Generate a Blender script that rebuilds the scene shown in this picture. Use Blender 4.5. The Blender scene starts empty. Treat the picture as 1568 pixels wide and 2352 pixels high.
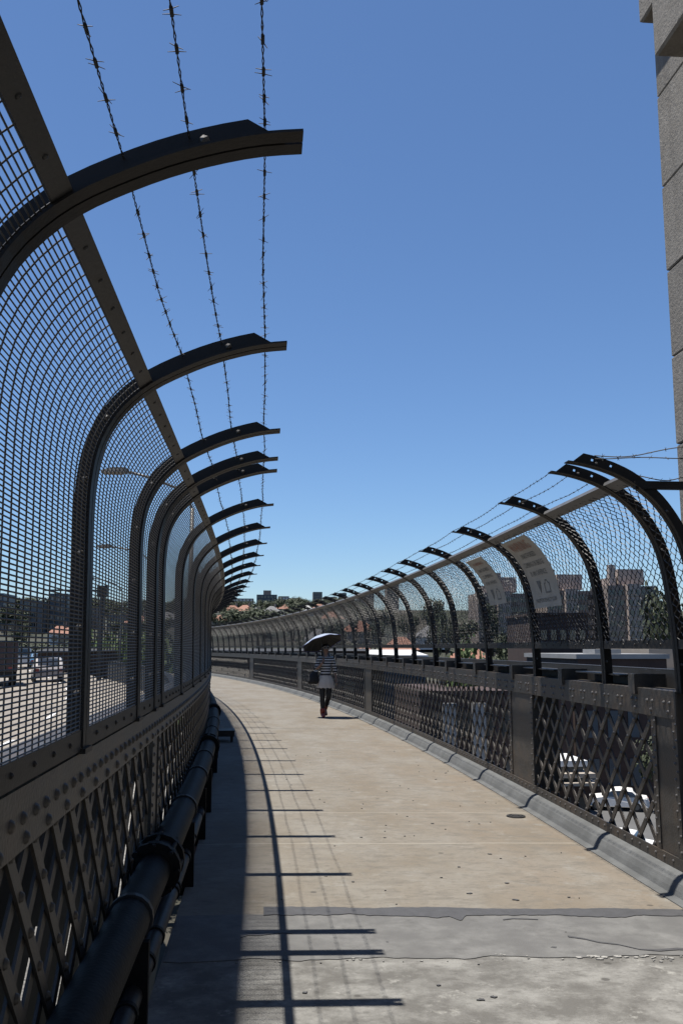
import bpy, bmesh, math, random
from mathutils import Vector, Matrix
from math import radians as RAD, sin, cos, pi, atan2, sqrt, tan
random.seed(7)
SC = bpy.context.scene
COL = SC.collection
# ------------------------------------------------------------------ camera
cam_d = bpy.data.cameras.new('camera'); cam = bpy.data.objects.new('camera', cam_d); COL.objects.link(cam)
cam.location = (0, 0, 1.5)
pit, yaw = RAD(8.424), RAD(4.82)
Fv = Vector((sin(yaw)*cos(pit), cos(yaw)*cos(pit), sin(pit)))
cam.rotation_euler = Fv.to_track_quat('-Z', 'Y').to_euler()
cam_d.sensor_fit = 'VERTICAL'; cam_d.sensor_height = 36; cam_d.lens = 36*2100/2352
cam_d.clip_start = .05; cam_d.clip_end = 6000
SC.camera = cam
# ------------------------------------------------------------------ sky, sun, exposure
SUN_TO = Vector((-.56, .035, 2.55)).normalized()
world = bpy.data.worlds.new('World'); SC.world = world; world.use_nodes = True
wn = world.node_tree.nodes; wl = world.node_tree.links
sky = wn.new('ShaderNodeTexSky'); sky.sky_type = 'NISHITA'; sky.sun_disc = False
sky.sun_elevation = math.asin(SUN_TO.z); sky.sun_rotation = atan2(SUN_TO.x, SUN_TO.y)
sky.altitude = 0; sky.air_density = 1.0; sky.dust_density = 0.2; sky.ozone_density = 10.0
bg = wn['Background']; bg.inputs[1].default_value = .067
wl.new(sky.outputs[0], bg.inputs[0])
sun_d = bpy.data.lights.new('sun', 'SUN'); sun = bpy.data.objects.new('sun', sun_d); COL.objects.link(sun)
sun_d.energy = 5.0; sun_d.angle = RAD(.53); sun_d.color = (1, .95, .87)
sun.rotation_euler = SUN_TO.to_track_quat('Z', 'Y').to_euler()
vs = SC.view_settings; SC.display_settings.display_device = 'sRGB'
vs.view_transform = 'Standard'; vs.look = 'None'; vs.exposure = 1.0; vs.gamma = 1; vs.use_curve_mapping = False
SC.render.engine = 'CYCLES'

# ------------------------------------------------------------------ materials
def mat(name, base, rough=.6, var=.18, scale=3.0, bump=0.0, bscale=60, metal=0, spec=.5, second=None, mixscale=1.2, coat=0, coords='Object', k=.46):
    base = [c*k for c in base]; second = [c*k for c in second] if second else None
    m = bpy.data.materials.new(name); m.use_nodes = True
    n, l = m.node_tree.nodes, m.node_tree.links
    b = n['Principled BSDF']; b.inputs['Roughness'].default_value = rough; b.inputs['Metallic'].default_value = metal
    b.inputs['Specular IOR Level'].default_value = spec
    tc = n.new('ShaderNodeTexCoord')
    nz = n.new('ShaderNodeTexNoise'); nz.inputs['Scale'].default_value = scale; nz.inputs['Detail'].default_value = 6; nz.inputs['Roughness'].default_value = .65
    l.new(tc.outputs[coords], nz.inputs['Vector'])
    r = n.new('ShaderNodeValToRGB'); e = r.color_ramp.elements
    e[0].position = .3; e[1].position = .7
    lo = [c*(1-var) for c in base]; hi = [min(1, c*(1+var)) for c in base]
    e[0].color = (*lo, 1); e[1].color = (*hi, 1)
    l.new(nz.outputs[0], r.inputs[0])
    col = r.outputs[0]
    if second:
        n2 = n.new('ShaderNodeTexNoise'); n2.inputs['Scale'].default_value = mixscale; n2.inputs['Detail'].default_value = 5
        l.new(tc.outputs[coords], n2.inputs['Vector'])
        r2 = n.new('ShaderNodeValToRGB'); r2.color_ramp.elements[0].position = .45; r2.color_ramp.elements[1].position = .62
        l.new(n2.outputs[0], r2.inputs[0])
        mx = n.new('ShaderNodeMix'); mx.data_type = 'RGBA'; l.new(r2.outputs[0], mx.inputs[0]); l.new(col, mx.inputs[6]); mx.inputs[7].default_value = (*second, 1)
        col = mx.outputs[2]
    l.new(col, b.inputs['Base Color'])
    if bump:
        n3 = n.new('ShaderNodeTexNoise'); n3.inputs['Scale'].default_value = bscale; n3.inputs['Detail'].default_value = 4
        l.new(tc.outputs[coords], n3.inputs['Vector'])
        bp = n.new('ShaderNodeBump'); bp.inputs['Strength'].default_value = bump; bp.inputs['Distance'].default_value = .01
        l.new(n3.outputs[0], bp.inputs['Height']); l.new(bp.outputs[0], b.inputs['Normal'])
    return m

M = {}
M['steel'] = mat('grey_brown_steel_paint', (.062, .056, .049), .5, .38, 9, .3, 70, second=(.092, .070, .052), mixscale=5)
M['steel_dark'] = mat('dark_steel_paint', (.04, .037, .035), .5, .25, 6, .15, 90)
M['rib'] = mat('fence_rib_paint', (.036, .031, .028), .5, .25, 8, .1, 120, spec=.18)
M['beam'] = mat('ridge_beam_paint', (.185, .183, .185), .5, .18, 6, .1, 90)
M['beam_shade'] = mat('ridge_beam_paint_shaded', (.034, .032, .031), .5, .2, 6, .1, 90)  # same ridge beam paint, with the left side's shade put into the colour
M['wire'] = mat('dull_wire', (.024, .023, .024), .55, .2, 20)
M['barb'] = mat('rusty_barbed_wire', (.03, .026, .024), .7, .2, 20)
M['rivet'] = mat('rivet_paint', (.12, .11, .10), .35, .2, 10)
M['pipe'] = mat('black_pipe_paint', (.02, .019, .019), .6, .4, 7, .2, 60, spec=.06)
M['pipe_grey'] = mat('grey_conduit_paint', (.045, .045, .047), .5, .3, 6, .1, 60, spec=.12)
M['dark'] = mat('shaded_girder', (.03, .028, .027), .7, .25, 4)
M['kerbgrey'] = mat('grey_painted_concrete', (.15, .156, .156), .8, .2, 9, .35, 120, second=(.115, .12, .12), mixscale=4)
M['tar'] = mat('tar_filler', (.082, .082, .087), .7, .2, 14, .3, 150)
M['glass'] = mat('window_glass', (.03, .04, .055), .12, .1, 2, spec=.8)
M['white'] = mat('white_paint', (1.1, 1.1, 1.09), .5, .06, 3)
M['terracotta'] = mat('terracotta_tile', (.40, .185, .125), .8, .3, 1.5)
M['cream'] = mat('cream_render', (.55, .48, .40), .8, .1, .6)
M['brick'] = mat('brown_brick', (.42, .34, .29), .85, .2, 1.5)
M['brickpink'] = mat('pinkish_brick', (.66, .54, .47), .85, .15, .8)
M['darkbrick'] = mat('dark_brown_brick', (.075, .042, .034), .85, .25, 1.2)
M['bluegrey'] = mat('blue_grey_glass_wall', (.07, .095, .13), .4, .2, .6)
M['greywall'] = mat('grey_concrete_wall', (.25, .25, .26), .85, .12, .6)
M['roofgrey'] = mat('pale_metal_roof', (.42, .42, .42), .6, .12, .5)
M['road'] = mat('concrete_road', (.36, .32, .265), .9, .12, .8, second=(.28, .25, .215), mixscale=.35)
M['asphalt'] = mat('street_asphalt', (.14, .14, .14), .9, .15, .5)
M['ground'] = mat('suburban_ground', (.035, .042, .022), .95, .45, .08, second=(.075, .066, .05), mixscale=.03)
M['bark'] = mat('bark', (.09, .07, .05), .9, .2, 4)
M['leaf'] = mat('eucalypt_leaves', (.055, .075, .03), .75, .4, 1.2)
M['leaf2'] = mat('bright_leaves', (.10, .16, .035), .7, .35, 1.2)
M['skin'] = mat('skin', (.42, .25, .18), .5, .05, 8)
M['hair'] = mat('black_hair', (.012, .01, .01), .45, .3, 30)
M['black'] = mat('black_cloth', (.012, .012, .015), .8, .2, 20)
M['tights'] = mat('black_tights', (.012, .012, .016), .65, .2, 20)
M['skirt'] = mat('pale_skirt_cloth', (1.05, .90, .74), .85, .1, 12)
M['redshoe'] = mat('red_shoe', (.42, .05, .03), .45, .12, 20)
M['umb_out'] = mat('silver_blue_umbrella_cloth', (.50, .58, .72), .4, .06, 6)
M['umb_in'] = mat('black_umbrella_lining', (.008, .008, .012), .7, .1, 6)
M['umb_edge'] = mat('blue_umbrella_hem', (.03, .03, .28), .6, .1, 6)
M['bluepaint'] = mat('blue_car_paint', (.06, .22, .42), .25, .05, 2, spec=.7)
M['silverpaint'] = mat('silver_car_paint', (.5, .47, .47), .25, .05, 2, spec=.7)
M['redtruck'] = mat('dark_red_truck_paint', (.07, .03, .03), .45, .15, 2)
M['rubber'] = mat('tyre_rubber', (.02, .02, .02), .8, .1, 5)
M['sign'] = mat('weathered_sign_plate', (.66, .61, .52), .6, .10, 5, second=(.58, .53, .45), mixscale=4)
M['sign_red'] = mat('faded_red_print', (.62, .27, .19), .7, .3, 30)
M['sign_blk'] = mat('faded_black_print', (.22, .21, .19), .7, .35, 30)
M['galv'] = mat('grey_lamp_metal', (.13, .13, .13), .5, .1, 4)
M['blueroof'] = mat('blue_sheet_roof', (.06, .12, .34), .5, .1, 1)

def striped():
    m = mat('black_white_stripes', (.012, .012, .016), .85, .2, 20)
    n, l = m.node_tree.nodes, m.node_tree.links
    b = n['Principled BSDF']; tc = n.new('ShaderNodeTexCoord'); sx = n.new('ShaderNodeSeparateXYZ'); l.new(tc.outputs['Object'], sx.inputs[0])
    w = n.new('ShaderNodeMath'); w.operation = 'MULTIPLY'; w.inputs[1].default_value = 1/.058
    l.new(sx.outputs[2], w.inputs[0])
    fr = n.new('ShaderNodeMath'); fr.operation = 'FRACT'; l.new(w.outputs[0], fr.inputs[0])
    gt = n.new('ShaderNodeMath'); gt.operation = 'GREATER_THAN'; gt.inputs[1].default_value = .56; l.new(fr.outputs[0], gt.inputs[0])
    mx = n.new('ShaderNodeMix'); mx.data_type = 'RGBA'; l.new(gt.outputs[0], mx.inputs[0])
    mx.inputs[6].default_value = (.013, .013, .018, 1); mx.inputs[7].default_value = (.48, .47, .46, 1)
    l.new(mx.outputs[2], b.inputs['Base Color']); return m
M['stripes'] = striped()

class NB:
    """small node helper"""
    def __init__(s, m): s.n = m.node_tree.nodes; s.l = m.node_tree.links
    def noise(s, vec, sc, det=5, rough=.6):
        a = s.n.new('ShaderNodeTexNoise'); a.inputs['Scale'].default_value = sc; a.inputs['Detail'].default_value = det; a.inputs['Roughness'].default_value = rough
        s.l.new(vec, a.inputs['Vector']); return a.outputs[0]
    def ramp(s, val, p0, p1, c0=(0, 0, 0, 1), c1=(1, 1, 1, 1)):
        r = s.n.new('ShaderNodeValToRGB'); e = r.color_ramp.elements; e[0].position = p0; e[1].position = p1; e[0].color = c0; e[1].color = c1
        s.l.new(val, r.inputs[0]); return r.outputs[0]
    def mix(s, fac, a, b, mode='MIX'):
        x = s.n.new('ShaderNodeMix'); x.data_type = 'RGBA'; x.blend_type = mode
        for i, v in ((0, fac), (6, a), (7, b)):
            if hasattr(v, 'links') or hasattr(v, 'is_linked'): s.l.new(v, x.inputs[i])
            else: x.inputs[i].default_value = v
        return x.outputs[2]
    def math(s, op, a, b=0.0, c=None):
        x = s.n.new('ShaderNodeMath'); x.operation = op
        for i, v in ((0, a), (1, b), (2, c)):
            if v is None: continue
            if hasattr(v, 'is_linked'): s.l.new(v, x.inputs[i])
            else: x.inputs[i].default_value = v
        return x.outputs[0]
    def mapping(s, vec, scale):
        x = s.n.new('ShaderNodeMapping'); x.inputs['Scale'].default_value = scale; s.l.new(vec, x.inputs[0]); return x.outputs[0]

def deck_material():
    m = bpy.data.materials.new('worn_concrete_deck'); m.use_nodes = True; h = NB(m)
    b = h.n['Principled BSDF']; b.inputs['Roughness'].default_value = .88; b.inputs['Specular IOR Level'].default_value = .3
    tc = h.n.new('ShaderNodeTexCoord').outputs['Object']
    sx = h.n.new('ShaderNodeSeparateXYZ'); h.l.new(tc, sx.inputs[0]); X, Y = sx.outputs[0], sx.outputs[1]
    big = h.noise(h.mapping(tc, (.9, .45, 1)), 1.6, 6, .62)
    med = h.noise(h.mapping(tc, (.6, 1.3, 1)), 7, 7, .72)
    sml = h.noise(h.mapping(tc, (.7, 1.2, 1)), 26, 5, .7)
    fine = h.noise(tc, 150, 4, .7)
    tan_ = h.mix(h.ramp(big, .36, .64), (0.121, 0.104, 0.081, 1), (0.154, 0.143, 0.124, 1))
    xr = h.n.new('ShaderNodeMapRange'); xr.inputs[1].default_value = .7; xr.inputs[2].default_value = 2.5; h.l.new(X, xr.inputs[0])
    red = h.math('MULTIPLY', xr.outputs[0], h.ramp(h.noise(h.mapping(tc, (1.3, .35, 1)), 1.5, 5), .34, .62))
    tan_ = h.mix(h.math('MULTIPLY', red, .6), tan_, (0.126, 0.094, 0.063, 1))
    tan_ = h.mix(h.math('MULTIPLY', h.ramp(med, .48, .66), .75), tan_, (0.094, 0.085, 0.072, 1))
    tan_ = h.mix(h.math('MULTIPLY', h.ramp(sml, .53, .66), .65), tan_, (0.085, 0.076, 0.064, 1))
    tan_ = h.mix(h.math('MULTIPLY', h.ramp(h.noise(tc, 4.3, 6, .7), .56, .70), .55), tan_, (0.186, 0.180, 0.162, 1))
    grey = h.mix(h.ramp(h.noise(tc, 2.4, 6, .7), .42, .60), (.082, .079, .073, 1), (.168, .165, .155, 1))
    grey = h.mix(h.math('MULTIPLY', h.ramp(med, .50, .66), .75), grey, (.080, .077, .071, 1))
    grey = h.mix(h.math('MULTIPLY', h.ramp(sml, .55, .68), .6), grey, (.065, .062, .057, 1))
    grey = h.mix(h.math('MULTIPLY', h.ramp(h.noise(tc, 5.5, 6, .75), .58, .68), .8), grey, (.23, .226, .21, 1))
    rr = h.n.new('ShaderNodeMapRange'); rr.inputs[1].default_value = 5.40; rr.inputs[2].default_value = 5.44; h.l.new(Y, rr.inputs[0])
    c = h.mix(rr.outputs[0], grey, tan_)
    # small dark stains and chewing gum
    vo = h.n.new('ShaderNodeTexVoronoi'); vo.inputs['Scale'].default_value = 2.6; h.l.new(tc, vo.inputs['Vector'])
    sp = h.ramp(vo.outputs['Distance'], .045, .06, (1, 1, 1, 1), (0, 0, 0, 1))
    c = h.mix(h.math('MULTIPLY', sp, .65), c, (0.031, 0.029, 0.026, 1))
    vo2 = h.n.new('ShaderNodeTexVoronoi'); vo2.inputs['Scale'].default_value = 9; h.l.new(tc, vo2.inputs['Vector'])
    sp2 = h.ramp(vo2.outputs['Distance'], .05, .09, (1, 1, 1, 1), (0, 0, 0, 1))
    c = h.mix(h.math('MULTIPLY', h.math('MULTIPLY', sp2, h.ramp(big, .5, .6)), .5), c, (0.062, 0.055, 0.048, 1))
    # thin trowelled joints across the deck
    wob = h.math('MULTIPLY_ADD', h.noise(tc, 3, 3), .05, Y)
    for y0, w, col, k in ((7.40, .012, (0.220, 0.202, 0.167, 1), .7), (8.75, .010, (0.220, 0.202, 0.167, 1), .5), (17.64, .03, (0.044, 0.040, 0.035, 1), .8), (12.6, .012, (0.088, 0.075, 0.057, 1), .5), (26.3, .04, (0.053, 0.048, 0.044, 1), .7), (35.0, .05, (0.053, 0.048, 0.044, 1), .7)):
        d = h.math('ABSOLUTE', h.math('SUBTRACT', wob, y0 + .025))
        c = h.mix(h.math('MULTIPLY', h.math('LESS_THAN', d, w), k), c, col)
    c = h.mix(h.ramp(fine, .3, .75), h.mix(1.0, c, (.86, .86, .86, 1), 'MULTIPLY'), h.mix(1.0, c, (1.1, 1.1, 1.1, 1), 'MULTIPLY'))
    h.l.new(c, b.inputs['Base Color'])
    bp = h.n.new('ShaderNodeBump'); bp.inputs['Strength'].default_value = .35; bp.inputs['Distance'].default_value = .006
    h.l.new(fine, bp.inputs['Height']); h.l.new(bp.outputs[0], b.inputs['Normal'])
    return m
M['deck'] = deck_material()
M['patch'] = mat('grey_repair_mortar', (.195, .193, .187), .9, .28, 9, .3, 150, second=(.155, .153, .15), mixscale=3.2)
M['splash'] = mat('white_paint_splash', (.46, .45, .42), .9, .15, 20)

def stone_material():
    m = bpy.data.materials.new('grey_granite'); m.use_nodes = True; h = NB(m)
    b = h.n['Principled BSDF']; b.inputs['Roughness'].default_value = .85; b.inputs['Specular IOR Level'].default_value = .3
    tc = h.n.new('ShaderNodeTexCoord').outputs['Object']
    ob = h.n.new('ShaderNodeObjectInfo').outputs['Random']
    c = h.mix(h.ramp(h.noise(tc, 2.2, 6, .65), .35, .7), (0.150, 0.138, 0.121, 1), (0.205, 0.191, 0.170, 1))
    c = h.mix(h.ramp(h.noise(h.mapping(tc, (1, 1, .35)), 26, 5, .7), .50, .75), c, (0.23, 0.217, 0.197, 1))
    c = h.mix(h.math('MULTIPLY', h.ramp(h.noise(tc, 70, 3, .7), .55, .75), .45), c, (0.085, 0.077, 0.068, 1))
    c = h.mix(h.math('MULTIPLY', h.ramp(h.noise(h.mapping(tc, (1, 1, .12)), 4, 5, .7), .52, .7), .45), c, (0.095, 0.086, 0.075, 1))
    c = h.mix(h.math('MULTIPLY', ob, .3), c, (0.090, 0.084, 0.078, 1))
    h.l.new(c, b.inputs['Base Color'])
    bp = h.n.new('ShaderNodeBump'); bp.inputs['Strength'].default_value = .45; bp.inputs['Distance'].default_value = .02
    h.l.new(h.noise(tc, 38, 5, .7), bp.inputs['Height']); h.l.new(bp.outputs[0], b.inputs['Normal'])
    return m
M['stone'] = stone_material()

# ------------------------------------------------------------------ object bookkeeping
W = {}          # world matrix of every object
def place(o, world, parent=None):
    COL.objects.link(o)
    W[o.name] = world.copy()
    if parent is not None:
        o.parent = parent
        o.matrix_basis = W[parent.name].inverted() @ world
    else:
        o.matrix_basis = world
    return o
def tag(o, label=None, cat=None, group=None, kind=None):
    if label: o['label'] = label
    if cat: o['category'] = cat
    if group: o['group'] = group
    if kind: o['kind'] = kind
    return o
def thing(name, label, cat, loc=(0, 0, 0), rz=0, group=None):
    o = bpy.data.objects.new(name, None); o.empty_display_size = .2
    place(o, Matrix.Translation(loc) @ Matrix.Rotation(rz, 4, 'Z'))
    return tag(o, label, cat, group)
I4 = Matrix.Identity(4)
def inst(name, me, parent=None, world=I4, kind=None):
    o = bpy.data.objects.new(name, me); place(o, world, parent)
    if kind: o['kind'] = kind
    return o

class MB:
    def __init__(s): s.v = []; s.f = []; s.mi = []
    def add(s, vs_, fs, k=0):
        n = len(s.v); s.v += [tuple(p) for p in vs_]; s.f += [tuple(i+n for i in q) for q in fs]; s.mi += [k]*len(fs)
    def box(s, x0, x1, y0, y1, z0, z1, m=None, k=0):
        p = [Vector((x, y, z)) for x in (x0, x1) for y in (y0, y1) for z in (z0, z1)]
        if m is not None: p = [m @ q for q in p]
        s.add(p, [(0, 1, 3, 2), (4, 6, 7, 5), (0, 4, 5, 1), (2, 3, 7, 6), (0, 2, 6, 4), (1, 5, 7, 3)], k)
    def tube(s, pts, r, n=6, cap=True, k=0):
        pts = [Vector(p) for p in pts]; rings = []
        rs = r if isinstance(r, (list, tuple)) else [r]*len(pts)
        up = None
        for i, p in enumerate(pts):
            d = (pts[min(i+1, len(pts)-1)] - pts[max(i-1, 0)])
            if d.length < 1e-9: d = Vector((0, 0, 1))
            d.normalize()
            if up is None: up = Vector((0, 0, 1)) if abs(d.z) < .9 else Vector((1, 0, 0))
            a = d.cross(up)
            if a.length < 1e-6: a = d.cross(Vector((0, 1, 0)))
            a.normalize(); b = a.cross(d).normalized(); up = b
            rings.append([p + (a*cos(2*pi*j/n) + b*sin(2*pi*j/n))*rs[i] for j in range(n)])
        V = [q for R_ in rings for q in R_]; F = []
        for i in range(len(pts)-1):
            for j in range(n): F.append((i*n+j, i*n+(j+1) % n, (i+1)*n+(j+1) % n, (i+1)*n+j))
        if cap: F += [tuple(range(n-1, -1, -1)), tuple((len(pts)-1)*n+j for j in range(n))]
        s.add(V, F, k)
    def sweep(s, rings, closed=True, caps=True, k=0):
        n = len(rings[0]); V = [q for R_ in rings for q in R_]; F = []
        for i in range(len(rings)-1):
            for j in range(n if closed else n-1): F.append((i*n+j, i*n+(j+1) % n, (i+1)*n+(j+1) % n, (i+1)*n+j))
        if caps and closed: F += [tuple(range(n-1, -1, -1)), tuple((len(rings)-1)*n+j for j in range(n))]
        s.add(V, F, k)
    def dome(s, c, nrm, r, n=6, hgt=.75, k=0):
        c = Vector(c); nrm = Vector(nrm).normalized(); a = nrm.orthogonal().normalized(); b = nrm.cross(a)
        V = []
        for rr, hh in ((1, 0), (.75, .6)): V += [c + (a*cos(2*pi*j/n)+b*sin(2*pi*j/n))*r*rr + nrm*r*hgt*hh for j in range(n)]
        V.append(c+nrm*r*hgt); F = [(j, (j+1) % n, n+(j+1) % n, n+j) for j in range(n)] + [(n+j, n+(j+1) % n, 2*n) for j in range(n)]
        s.add(V, F, k)
    def mesh(s, name, mats, smooth=False):
        me = bpy.data.meshes.new(name); me.from_pydata(s.v, [], s.f)
        for m in (mats if isinstance(mats, (list, tuple)) else [mats]): me.materials.append(m)
        if any(s.mi): me.polygons.foreach_set('material_index', s.mi)
        if smooth: me.polygons.foreach_set('use_smooth', [True]*len(me.polygons))
        bm = bmesh.new(); bm.from_mesh(me); bmesh.ops.recalc_face_normals(bm, faces=bm.faces); bm.to_mesh(me); bm.free()
        me.update(); return me
    def build(s, name, mats, parent=None, world=I4, kind=None, smooth=False, local=False):
        """vertices are in world space unless local; the object's origin goes to its parent's origin"""
        if parent is not None and not local:
            inv = W[parent.name].inverted(); s.v = [tuple(inv @ Vector(p)) for p in s.v]; world = W[parent.name]
        return inst(name, s.mesh(name, mats, smooth), parent, world, kind)

UB = MB(); UB.box(0, 1, -.5, .5, -.5, .5)
def unitbox(m): return UB.mesh('flat_bar', m)
def barmat(p, q, nrm, w, t):
    """unit box stretched from p to q, width w in the plane square to nrm, thickness t along nrm"""
    p, q = Vector(p), Vector(q); x = (q-p); L = x.length; x.normalize(); z = Vector(nrm) - x*Vector(nrm).dot(x); z.normalize(); y = z.cross(x)
    m = Matrix((x, y, z)).transposed().to_4x4(); m.translation = p
    return m @ Matrix.Diagonal((L, w, t, 1))

# ------------------------------------------------------------------ the bend of the walkway
def offL(y): d = max(0, y-5.0); return -d*d/356
def offR(y): d = max(0, y-8.0); return -d*d/350
def slL(y): return -max(0, y-5.0)/178
def slR(y): return -max(0, y-8.0)/175
def WL(x, y, z): return Vector((x+offL(y), y, z))
def WR(x, y, z): return Vector((x+offR(y), y, z))
def FL(y, x=0, z=0):   # frame on the left curve
    return Matrix.Translation((x+offL(y), y, z)) @ Matrix.Rotation(-math.atan(slL(y)), 4, 'Z')
def FR(y, x=0, z=0):
    return Matrix.Translation((x+offR(y), y, z)) @ Matrix.Rotation(-math.atan(slR(y)), 4, 'Z')
def frange(a, b, st):
    n = max(1, int(math.ceil((b-a)/st))); return [a+(b-a)*i/n for i in range(n+1)]
def floorz(x): return -.016*max(0, x)
def deckpt(x, y, dz=0):
    t = (x+.6)/3.3; return Vector((x+offL(y)*(1-t)+offR(y)*t, y, floorz(x)+dz))

# ------------------------------------------------------------------ ground and streets far below
def terr(x, y):
    pts = ((-2000, -16), (60, -16), (125, -14), (250, 3), (430, 15.5), (650, 27.0), (900, 38), (1300, 44), (2500, 20), (9000, 10))
    z = pts[0][1]
    for (a, za), (b, zb) in zip(pts, pts[1:]):
        if a <= y <= b: z = za+(zb-za)*(y-a)/(b-a); break
    t = min(1, max(0, (x-40)/60)); t = t*t*(3-2*t)
    if y < 700: z = z*(1-t)+(-14)*t
    return z
gb = MB()
gx = frange(-3200, 3200, 400); gx = sorted(set(gx + [float(v) for v in range(-400, 401, 25)])); gy = [-600, -200, 0, 60, 90, 125, 160, 200, 250, 300, 360, 430, 500, 570, 650, 770, 900, 1100, 1300, 1800, 2500, 4500]
V = [(x, y, terr(x, y)) for y in gy for x in gx]; nx = len(gx)
gb.add(V, [(j*nx+i, j*nx+i+1, (j+1)*nx+i+1, (j+1)*nx+i) for j in range(len(gy)-1) for i in range(nx-1)])
tag(gb.build('ground', M['ground']), kind='structure')
sb = MB(); sb.box(9, 62, 30, 72, -12, -9.6); tag(sb.build('street', M['asphalt']), kind='structure')

# ------------------------------------------------------------------ walkway deck
ys = [-4, -2, 0, 1, 2, 3, 4, 4.6] + frange(5.2, 56, .7)
xs = [-.47, 0, .6, 1.3, 2.0, 2.64]
db = MB()
top = [[deckpt(x, y) for x in xs] for y in ys]; n = len(xs)
V = [p for r_ in top for p in r_]
db.add(V, [(j*n+i, j*n+i+1, (j+1)*n+i+1, (j+1)*n+i) for j in range(len(ys)-1) for i in range(n-1)])
bot = [[p-Vector((0, 0, .25)) for p in (r_[0], r_[-1])] for r_ in top]
for side, i in ((0, 0), (1, n-1)):
    V = []
    for r_, b_ in zip(top, bot): V += [r_[i], b_[side]]
    db.add(V, [(2*j, 2*j+1, 2*j+3, 2*j+2) for j in range(len(ys)-1)])
V = [p for b_ in bot for p in b_]; db.add(V, [(2*j, 2*j+1, 2*j+3, 2*j+2) for j in range(len(ys)-1)])
tag(db.build('walkway', M['deck']), kind='structure')

def skirt(b, line, drop):
    V = []
    for p in line: V += [p, p-Vector((0, 0, drop))]
    b.add(V, [(2*i, 2*i+2, 2*i+3, 2*i+1) for i in range(len(line)-1)])
def sheet(name, m, outline_lo, outline_hi, dz, x0, x1, step=.02):
    b = MB(); X = frange(x0, x1, step); V = []
    for x in X: V += [deckpt(x, outline_lo(x), dz), deckpt(x, outline_hi(x), dz)]
    b.add(V, [(2*i, 2*i+2, 2*i+3, 2*i+1) for i in range(len(X)-1)])
    skirt(b, [V[2*i] for i in range(len(X))], dz-.0005); skirt(b, [V[2*i+1] for i in range(len(X))], dz-.0005)
    return tag(b.build(name, m), kind='structure')
rj = random.Random(3); jit = [rj.uniform(-1, 1) for _ in range(400)]
def nz(x, f, a, o=0):
    t = x*f+o+50; i = int(t); u = t-i; return a*(jit[i % 400]*(1-u)+jit[(i+1) % 400]*u)
def patch_hi(x): return 5.47+nz(x, 4, .02)+nz(x, 23, .008, 11)
def patch_lo(x): return 4.72+nz(x, 5, .03, 90)+nz(x, 21, .012, 55)
sheet('repair_patch', M['patch'], patch_lo, patch_hi, .004, -.46, 2.50)
def tar_hi(x): return (5.60-.03*x+nz(x, 3, .02, 30)+nz(x, 11, .012, 70)+nz(x, 37, .006, 10))
def tar_lo(x): return (5.46-.045*x+nz(x, 4, .03, 130)+nz(x, 13, .014, 170)+nz(x, 39, .008, 20)-(.1*max(0, 1-abs(x-1.12)/.05)))
sheet('tar_joint', M['tar'], tar_lo, tar_hi, .008, .02, 2.52, .015)
# tar filled crack wandering over the grey patch
def crack(pts, w, name='tar_crack', m='tar', dz=.0075):
    b = MB(); V = []
    for i, (x, y) in enumerate(pts):
        ww = w*(.5+abs(nz(x, 9, 1, i*3)))*.8; V += [deckpt(x, y-ww, dz), deckpt(x, y+ww, dz)]
    b.add(V, [(2*i, 2*i+2, 2*i+3, 2*i+1) for i in range(len(pts)-1)]); skirt(b, V[0::2], dz-.0005); tag(b.build(name, M[m]), kind='structure')
crack([(1.63, 5.02), (1.70, 4.98), (1.76, 4.92), (1.85, 4.88), (1.93, 4.80), (2.02, 4.78), (2.13, 4.80), (2.3, 4.76), (2.5, 4.75)], .014)
crack([(-.10, 5.06), (-.06, 5.10), (0.0, 5.09), (.06, 5.11), (.12, 5.13), (.17, 5.12)], .008)
crack([(1.36, 5.33), (1.42, 5.35), (1.5, 5.34), (1.56, 5.33)], .009)
def splash(name, m, spots, dz):
    b = MB()
    for cx, cy, r, sd in spots:
        q = random.Random(sd); k = 9
        V = [deckpt(cx, cy, dz)]+[deckpt(cx+r*q.uniform(.4, 1.25)*cos(2*pi*i/k)*1.4, cy+r*q.uniform(.4, 1.25)*sin(2*pi*i/k), dz) for i in range(k)]
        b.add(V, [(0, 1+i, 1+(i+1) % k) for i in range(k)]); skirt(b, V[1:]+[V[1]], dz-.0005)
    tag(b.build(name, M[m]), kind='structure')
q = random.Random(12); sp = []
for cx, cy, sx_, sy_, n_, r in ((1.72, 4.69, .10, .018, 16, .016), (1.93, 4.66, .08, .015, 9, .010), (1.20, 4.75, .02, .01, 4, .010), (1.33, 4.70, .02, .01, 3, .007), (.75, 4.69, .5, .02, 14, .006), (2.1, 4.66, .2, .03, 8, .006)):
    for _ in range(n_): sp.append((q.gauss(cx, sx_), q.gauss(cy, sy_), r*q.uniform(.3, 1.2), q.random()))
splash('paint_splash', 'splash', sp, .006)
sp = [(1.5, 4.85, .014, 1), (1.02, 4.2, .011, 2), (.96, 4.17, .014, 3), (1.55, 5.75, .016, 4), (1.3, 5.9, .013, 5), (1.6, 6.15, .012, 6), (1.38, 6.6, .012, 7), (1.9, 5.8, .009, 8), (1.2, 6.3, .008, 9), (.6, 6.2, .008, 10), (1.7, 7.0, .012, 11), (1.0, 7.6, .009, 12), (1.5, 8.2, .012, 13), (.2, 4.28, .012, 14)]
for _ in range(60): sp.append((q.uniform(.1, 2.4), q.uniform(4.1, 14), q.uniform(.003, .008), q.random()))
splash('deck_stain', 'tar', sp, .0055)

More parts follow.
